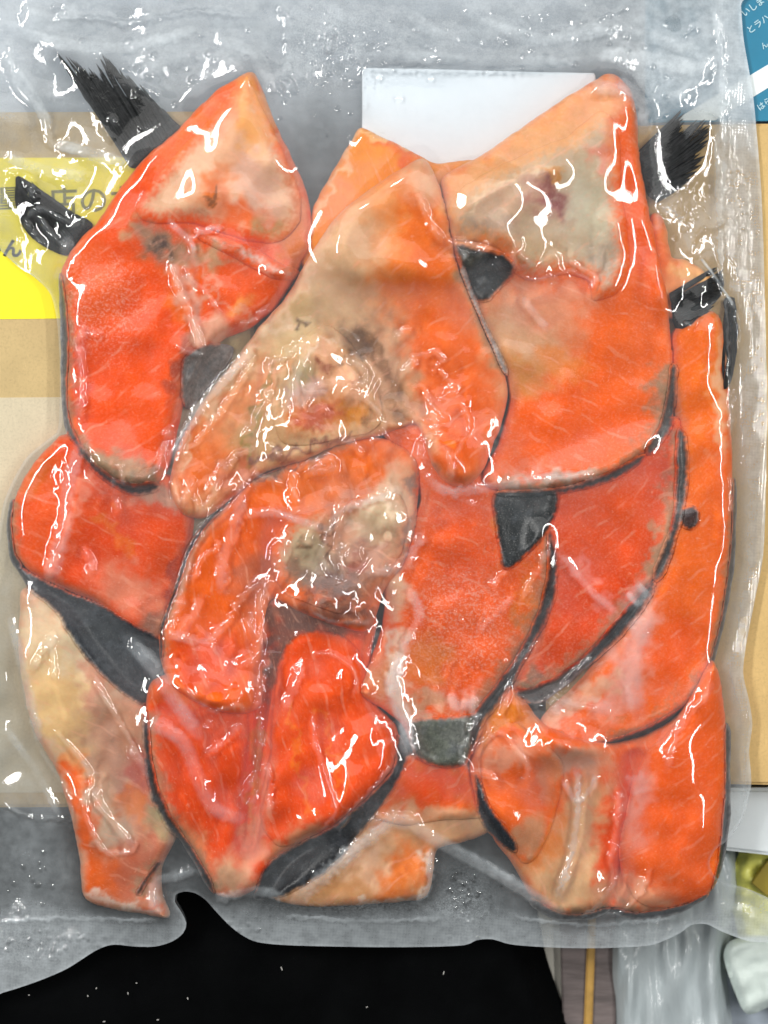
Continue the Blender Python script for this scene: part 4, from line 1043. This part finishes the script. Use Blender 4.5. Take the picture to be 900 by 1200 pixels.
# sharp folds that glint
for pts in (
    [(200, 308), (208, 339), (223, 367), (238, 411)], [(215, 308), (220, 326), (241, 344), (259, 367)], [(282, 382), (298, 376), (315, 360)],
    [(297, 416), (282, 446), (260, 479), (246, 497), (228, 520), (219, 527)], [(353, 400), (333, 420), (315, 428), (320, 449), (307, 474), (297, 495), (284, 510)],
    [(296, 529), (279, 532), (264, 551), (249, 579), (236, 604)], [(261, 543), (247, 565), (242, 578)], [(289, 562), (274, 589), (243, 612), (228, 638), (218, 666), (212, 700), (198, 740)],
    [(315, 521), (328, 534)], [(351, 547), (388, 534)], [(358, 556), (374, 546), (389, 539), (393, 549), (376, 552), (358, 556)], [(298, 557), (316, 561), (332, 569)], [(346, 553), (343, 570), (346, 586)], [(399, 520), (413, 518), (425, 534)],
    [(387, 620), (379, 645), (382, 662), (389, 676)], [(411, 639), (397, 645), (402, 676), (390, 684)], [(257, 634), (248, 648), (236, 656), (226, 679)], [(313, 683), (298, 686), (278, 709), (264, 732)],
    [(316, 683), (306, 701), (306, 740), (309, 773)], [(298, 719), (291, 729), (299, 748), (301, 768), (290, 775), (278, 778)], [(312, 778), (306, 814), (303, 834)], [(306, 839), (305, 880), (296, 916), (284, 934)],
    [(310, 898), (316, 906), (315, 949)], [(310, 899), (303, 926), (294, 943)], [(218, 806), (232, 821), (246, 828)], [(242, 883), (262, 870), (284, 847)], [(241, 855), (248, 842)], [(245, 834), (265, 829), (283, 825), (288, 837)],
    [(150, 877), (174, 911)], [(110, 795), (140, 845), (172, 903)], [(365, 766), (388, 766), (411, 780), (419, 798), (414, 815)], [(368, 833), (367, 859), (383, 910), (393, 946), (376, 974)], [(442, 737), (439, 759), (432, 771)],
    [(365, 716), (393, 728), (437, 728)], [(460, 897), (427, 933), (393, 971)], [(560, 841), (540, 879)], [(628, 750), (600, 788), (595, 816), (587, 837)], [(551, 885), (574, 862), (587, 858), (602, 875), (619, 898), (612, 919)],
    [(540, 888), (551, 903), (574, 908), (580, 916)], [(693, 768), (670, 792), (653, 811)], [(635, 827), (653, 819), (669, 827), (699, 829)], [(726, 926), (722, 967), (715, 1012)], [(726, 1026), (704, 1056), (680, 1079)], [(760, 1016), (750, 1044), (730, 1068), (708, 1077)],
    [(492, 237), (507, 270), (520, 285)], [(464, 397), (479, 383)], [(469, 439), (477, 432), (489, 418), (512, 414), (518, 421), (507, 434)], [(526, 283), (543, 301), (549, 297)], [(532, 283), (558, 292), (569, 293), (556, 300)],
    [(599, 296), (604, 316), (622, 311), (606, 300)], [(610, 327), (638, 329), (666, 319), (688, 329), (693, 338)], [(666, 307), (697, 326), (694, 338)], [(496, 454), (505, 474), (518, 489), (507, 507), (492, 520), (489, 546)], [(497, 492), (525, 490)],
    [(516, 434), (525, 446), (539, 455)], [(538, 458), (516, 464), (524, 471)], [(539, 474), (551, 495), (539, 523), (533, 538)], [(511, 523), (523, 528), (528, 561)], [(525, 578), (543, 589), (558, 589)], [(426, 466), (446, 485), (450, 510), (428, 519)], [(410, 422), (428, 432), (430, 446), (412, 452)],
    [(593, 668), (579, 684), (583, 692)], [(42, 875), (75, 925), (85, 950), (80, 970)], [(65, 855), (100, 895), (108, 915), (100, 950), (120, 995), (145, 1000), (160, 990)], [(117, 922), (115, 940), (155, 990)], [(0, 945), (30, 960), (76, 960)], [(62, 745), (64, 795)], [(62, 745), (40, 780)],
    [(61, 18), (107, 17), (143, 22), (179, 17), (230, 8), (285, 16)], [(84, 248), (96, 244), (112, 235)], [(0, 199), (20, 198), (36, 206)], [(44, 201), (78, 212)], [(28, 255), (42, 243), (56, 247), (76, 258)], [(44, 254), (56, 272), (74, 287)], [(27, 258), (38, 275), (48, 285)], [(34, 214), (40, 222), (34, 226), (32, 218)],
    [(815, 277), (830, 267), (850, 261)], [(800, 382), (812, 378), (808, 384)], [(863, 457), (861, 480), (859, 500)], [(858, 560), (857, 600)], [(867, 362), (869, 385), (868, 406)], [(92, 405), (96, 440), (94, 490)], [(88, 400), (100, 390), (118, 394)],
    [(200, 500), (192, 530), (184, 552)], [(208, 405), (222, 414), (238, 416)], [(143, 540), (146, 570)], [(100, 525), (108, 545)], [(134, 560), (138, 598)], [(205, 565), (212, 595), (222, 570), (214, 560)], [(226, 560), (232, 600)], [(100, 645), (108, 660), (104, 670)], [(430, 962), (470, 956), (490, 962)],
    [(325, 90), (338, 90), (344, 100), (336, 106), (328, 100), (325, 90)], [(820, 28), (800, 38)], [(163, 98), (176, 104), (182, 110)], [(128, 136), (134, 142)], [(118, 148), (128, 162)], [(820, 375), (806, 384)], [(385, 60), (388, 30)], [(700, 20), (735, 5)], [(650, 812), (640, 826)], [(645, 640), (612, 700)]):
    rw = random.uniform(2.6, 4.6)
    ridge(pts, rw * random.uniform(0.85, 1.15), rw, 0.12)
# doubled film: broad whitish bands
for pts, w, mk, amp in (
    ([(297, 408), (264, 444), (231, 482), (200, 540)], 6, .34, 3.4), ([(289, 604), (323, 601), (358, 612), (387, 620), (399, 599), (430, 588), (470, 574)], 5, .26, 3), ([(287, 564), (274, 620), (261, 656), (260, 691)], 8, .18, 3), ([(150, 750), (183, 785), (205, 820), (232, 857)], 10, .28, 4.5),
    ([(173, 844), (214, 867), (239, 926), (257, 950), (290, 960)], 9, .2, 3.5), ([(497, 556), (523, 576), (576, 571), (630, 561), (690, 556)], 6, .28, 3.4), ([(495, 625), (474, 661), (436, 673)], 6, .2, 3), ([(473, 764), (460, 803), (475, 846), (480, 884)], 10, .44, 3), ([(478, 690), (492, 720), (470, 764)], 6, .26, 2), ([(560, 820), (552, 832), (564, 842)], 4, .3, 1.5), ([(560, 820), (534, 828), (530, 812)], 6, .25, 2),
    ([(345, 1058), (410, 1000), (465, 962), (520, 990), (600, 1035), (655, 1072)], 9, .38, 6), ([(505, 1000), (503, 1040), (488, 1060)], 5, .3, 3), ([(355, 778), (334, 829)], 6, .16, 2), ([(676, 900), (677, 942), (674, 980), (664, 1021), (653, 1048)], 4, .38, 3), ([(676, 942), (660, 915)], 4, .3, 2), ([(676, 942), (694, 922), (698, 905)], 4, .3, 2),
    ([(182, 1070), (183, 1035), (230, 1022)], 7, .3, 4), ([(100, 515), (82, 560), (75, 620), (58, 680)], 9, .22, 3), ([(8, 38), (15, 95), (49, 133), (56, 164), (100, 180), (135, 200)], 5, .3, 2.2), ([(20, 12), (60, 22), (90, 5)], 14, .3, 3), ([(150, 90), (230, 60), (280, 75), (293, 84)], 12, .2, 3), ([(330, 0), (338, 40), (334, 85)], 7, .24, 3),
    ([(690, 100), (740, 110), (760, 140)], 10, .25, 3), ([(640, 42), (700, 28), (770, 40), (815, 55), (838, 62)], 9, .3, 3), ([(842, 60), (815, 96), (786, 118)], 10, .3, 2.5), ([(838, 0), (848, 60), (852, 140), (850, 220), (848, 260)], 5, .3, 2), ([(613, 350), (626, 368), (641, 385)], 5, .2, 1.5), ([(822, 300), (845, 332), (863, 360)], 2.2, .5, 2.2),
    ([(228, 300), (223, 283), (200, 262)], 4, .35, 2), ([(223, 280), (240, 272), (259, 268)], 3, .3, 2), ([(560, 740), (600, 700)], 5, .12, 1.5), ([(424, 76), (520, 78), (640, 78)], 4, .2, 2.5), ([(660, 650), (690, 690), (720, 715)], 5, .2, 1.5), ([(738, 706), (746, 698), (757, 688)], 13, .42, 2), ([(754, 722), (738, 790), (748, 832)], 13, .22, 1.5), ([(640, 832), (680, 822), (716, 832)], 9, .2, 1.5), ([(846, 150), (852, 330), (857, 520)], 2, .2, .9), ([(862, 150), (869, 330), (873, 560)], 1.8, .16, .7), ([(880, 200), (885, 420)], 1.8, .16, .7), ([(250, 1055), (300, 1045), (330, 1052)], 7, .3, 3),
    ([(74, 275), (78, 300), (66, 330)], 10, .2, 2), ([(875, 310), (860, 340)], 10, .2, 1), ([(350, 430), (342, 480)], 7, .15, 2), ([(236, 700), (215, 740), (195, 745)], 6, .16, 2), ([(264, 732), (240, 752), (200, 745)], 5, .2, 2.5), ([(780, 900), (790, 860), (835, 800)], 5, .12, 2), ([(742, 905), (752, 930)], 13, .18, 1)):
    ridge(pts, amp, w, mk, w)
for pts, w, mk, amp in (([(0, 22), (60, 45), (140, 52), (230, 30)], 9, .36, 2.4), ([(0, 60), (36, 110), (56, 150)], 8, .34, 2), ([(60, 165), (110, 178), (150, 192)], 8, .4, 2), ([(560, 18), (640, 42), (720, 30)], 8, .36, 2.4), ([(700, 60), (760, 64), (826, 78)], 11, .42, 2.4),
    ([(722, 92), (752, 118), (754, 150)], 10, .4, 2), ([(450, 58), (560, 66), (690, 68)], 8, .26, 2), ([(775, 240), (805, 262), (812, 296)], 7, .24, 1.5), ([(842, 150), (845, 250), (850, 330)], 4, .28, 1.5), ([(10, 720), (30, 800), (46, 870)], 7, .3, 2), ([(0, 850), (40, 905), (70, 960)], 6, .24, 2),
    ([(-10, 1084), (80, 1080), (185, 1080)], 3, .34, 1.4), ([(330, 1076), (420, 1082), (520, 1080)], 3, .3, 1.2), ([(600, 1078), (700, 1086), (800, 1076)], 3, .3, 1.2), ([(380, 0), (420, 30), (410, 70)], 8, .22, 2), ([(250, 40), (300, 60), (320, 110)], 9, .26, 2), ([(480, 10), (520, 36), (600, 30)], 9, .26, 2), ([(0, 180), (50, 196), (100, 205)], 8, .3, 2)):
    ridge(pts, amp, w, mk, w)

# droplets of juice and small air bubbles trapped under the film
def droplet(x, y, r, h):
    global Fz
    j0 = max(0, int((x - r * 2 - FX[0]) / FS)); j1 = min(len(FX), int((x + r * 2 - FX[0]) / FS) + 2)
    i0 = max(0, int((y - r * 2 - FY[0]) / FS)); i1 = min(len(FY), int((y + r * 2 - FY[0]) / FS) + 2)
    if i1 <= i0 or j1 <= j0:
        return
    sl = (slice(i0, i1), slice(j0, j1))
    q = np.hypot((X[sl] - x) * random.uniform(0.7, 1.2), Y[sl] - y) / r
    Fz[sl] += h * np.exp(-q ** 4)
    milk[sl] *= 1 - 0.45 * np.exp(-q ** 4)
for cx, cy, rx, ry, n, r0, r1 in ((60, 1110, 60, 20, 34, 1.6, 3.6), (548, 1052, 22, 28, 46, 1.6, 3.0), (875, 215, 14, 50, 14, 1.4, 2.4), (160, 60, 110, 50, 26, 1.8, 5.0), (400, 60, 70, 55, 60, 1.6, 3.6), (600, 40, 120, 30, 24, 1.6, 4.0),
                                  (280, 1088, 40, 6, 7, 2.0, 3.2), (770, 95, 40, 40, 14, 1.6, 4.0), (808, 245, 24, 26, 22, 1.5, 3.0), (40, 1040, 40, 40, 18, 1.6, 3.4), (400, 1074, 90, 8, 22, 1.4, 2.6), (560, 730, 60, 70, 30, 1.5, 2.4)):
    for _ in range(n):
        r = random.uniform(r0, r1)
        droplet(cx + random.gauss(0, 0.7) * rx, cy + random.gauss(0, 0.7) * ry, r, r * 0.42)

# bag outline
BAG = [(-45, -70), (868, -70), (872, 0), (875, 40), (881, 75), (886, 105), (890, 145), (896, 220), (899, 300), (901, 400), (902, 500), (898, 640), (888, 700), (877, 755), (873, 790), (880, 822), (884, 850), (880, 880), (882, 905), (882, 925), (872, 960), (855, 984), (838, 995), (831, 1010), (837, 1026), (852, 1036), (880, 1045), (908, 1058), (945, 1075),
       (945, 1104), (905, 1108), (880, 1107), (850, 1096), (830, 1086), (812, 1087), (800, 1096), (780, 1106), (760, 1112), (700, 1115), (640, 1114), (600, 1111), (578, 1105), (560, 1106), (545, 1112), (500, 1114), (430, 1114), (340, 1112), (300, 1108), (280, 1098), (265, 1085), (250, 1068), (240, 1056), (228, 1048), (215, 1046), (205, 1050), (204, 1058), (212, 1072), (217, 1085), (213, 1097), (200, 1107), (180, 1113), (155, 1113), (130, 1111), (110, 1118), (75, 1140), (40, 1155), (0, 1168), (-45, 1178),
       (-50, 1000), (-40, 800), (-22, 720), (-10, 680), (-4, 630), (4, 585), (28, 538), (56, 514), (68, 500), (69, 430), (66, 380), (58, 345), (40, 325), (18, 310), (-6, 288), (-30, 260), (-42, 200)]
bag_pts = smooth_poly(BAG, True, 5)
d, qx, qy, _ = seg_dist(X, Y, bag_pts, True)
sd = np.where(inside(X, Y, bag_pts), d, -d)

# sealed, embossed edges
lower = sstep(1040, 1085, Y + 0.0 * X) + sstep(1068, 1080, Y) * 0
right = sstep(832, 852, X) * (Y < 1000)
leftseal = 0.3 * (1 - sstep(10, 26, X)) * (Y < 300)
mg = (1 - nearfish)
seal = np.clip(np.maximum(np.maximum(lower * mg, right * mg), leftseal * mg), 0, 1).astype(np.float32)
milk += 0.12 * seal + 0.14 * (1 - sstep(0, 5, sd))
milk += 0.10 * mg * sstep(1060, 1100, Y)
milk += mg * 0.20 * (1 - sstep(60, 190, Y)) * (1 - np.exp(-(((X - 385) / 60) ** 2 + ((Y - 160) / 60) ** 2))) + mg * 0.24 * sstep(700, 780, X) * (1 - sstep(130, 200, Y))
milk += mg * 0.06 * sstep(840, 860, X) * (Y > 150) + mg * 0.07 * (1 - sstep(60, 200, X)) * sstep(900, 960, Y)
fog = (np.exp(-(((X - 385) / 55) ** 2 + ((Y - 55) / 50) ** 2)) * 0.9 + np.exp(-(((X - 545) / 28) ** 2 + ((Y - 1058) / 34) ** 2)) * 1.0 + np.exp(-(((X - 20) / 60) ** 2 + ((Y - 1110) / 36) ** 2)) * 0.6
       + np.exp(-(((X - 805) / 30) ** 2 + ((Y - 240) / 26) ** 2)) * 0.6 + np.exp(-(((X - 130) / 90) ** 2 + ((Y - 60) / 50) ** 2)) * 0.25 + np.exp(-(((X - 560) / 160) ** 2 + ((Y - 30) / 40) ** 2)) * 0.4 + np.exp(-(((X - 760) / 40) ** 2 + ((Y - 90) / 30) ** 2)) * 0.4
       + np.exp(-(((X - 560) / 70) ** 2 + ((Y - 700) / 80) ** 2)) * 0.25 + np.exp(-(((X - 420) / 130) ** 2 + ((Y - 1066) / 10) ** 2)) * 0.6).astype(np.float32)
# gentle waves of the flat margins, the film settling at its edges
Fz += mg * (1.6 * N3 + 0.04 * N1) * sstep(0, 40, sd)
Fz += 0.5

bag = empty("vacuum_bag", (0.0, 0.0, 0.2 * U), "clear embossed vacuum bag drawn tight over the salmon pieces", "vacuum bag")
colr = np.stack([np.clip(milk, 0, .9), np.clip(fog, 0, 1), np.clip(seal, 0, 1), np.ones_like(milk)], -1)
def film_col(xf, yf, used, nv):
    return colr.reshape(-1, 4)[used]
film_T = np.where(True, Fz, 0)
field_mesh("clear_film", X, Y, FS, bag_pts, None, lambda s: film_T, 0, FILM, bag, film_col, sd=(sd, qx, qy), closed=False)

# the back of the bag, under the fish
BSTEP = 8.0
bx = np.arange(-58, 960, BSTEP, dtype=np.float32); by = np.arange(-78, 1184, BSTEP, dtype=np.float32)
BX, BY = np.meshgrid(bx, by)
back_mat = FILM
def back_col(xf, yf, used, nv):
    c = np.zeros((len(xf), 4), np.float32); c[:, 0] = 0.06; c[:, 3] = 1
    return c
ob = field_mesh("back_film", BX, BY, BSTEP, bag_pts, None, lambda s: np.full(BX.shape, 0.35, np.float32), 0, FILM, bag, back_col, closed=False)
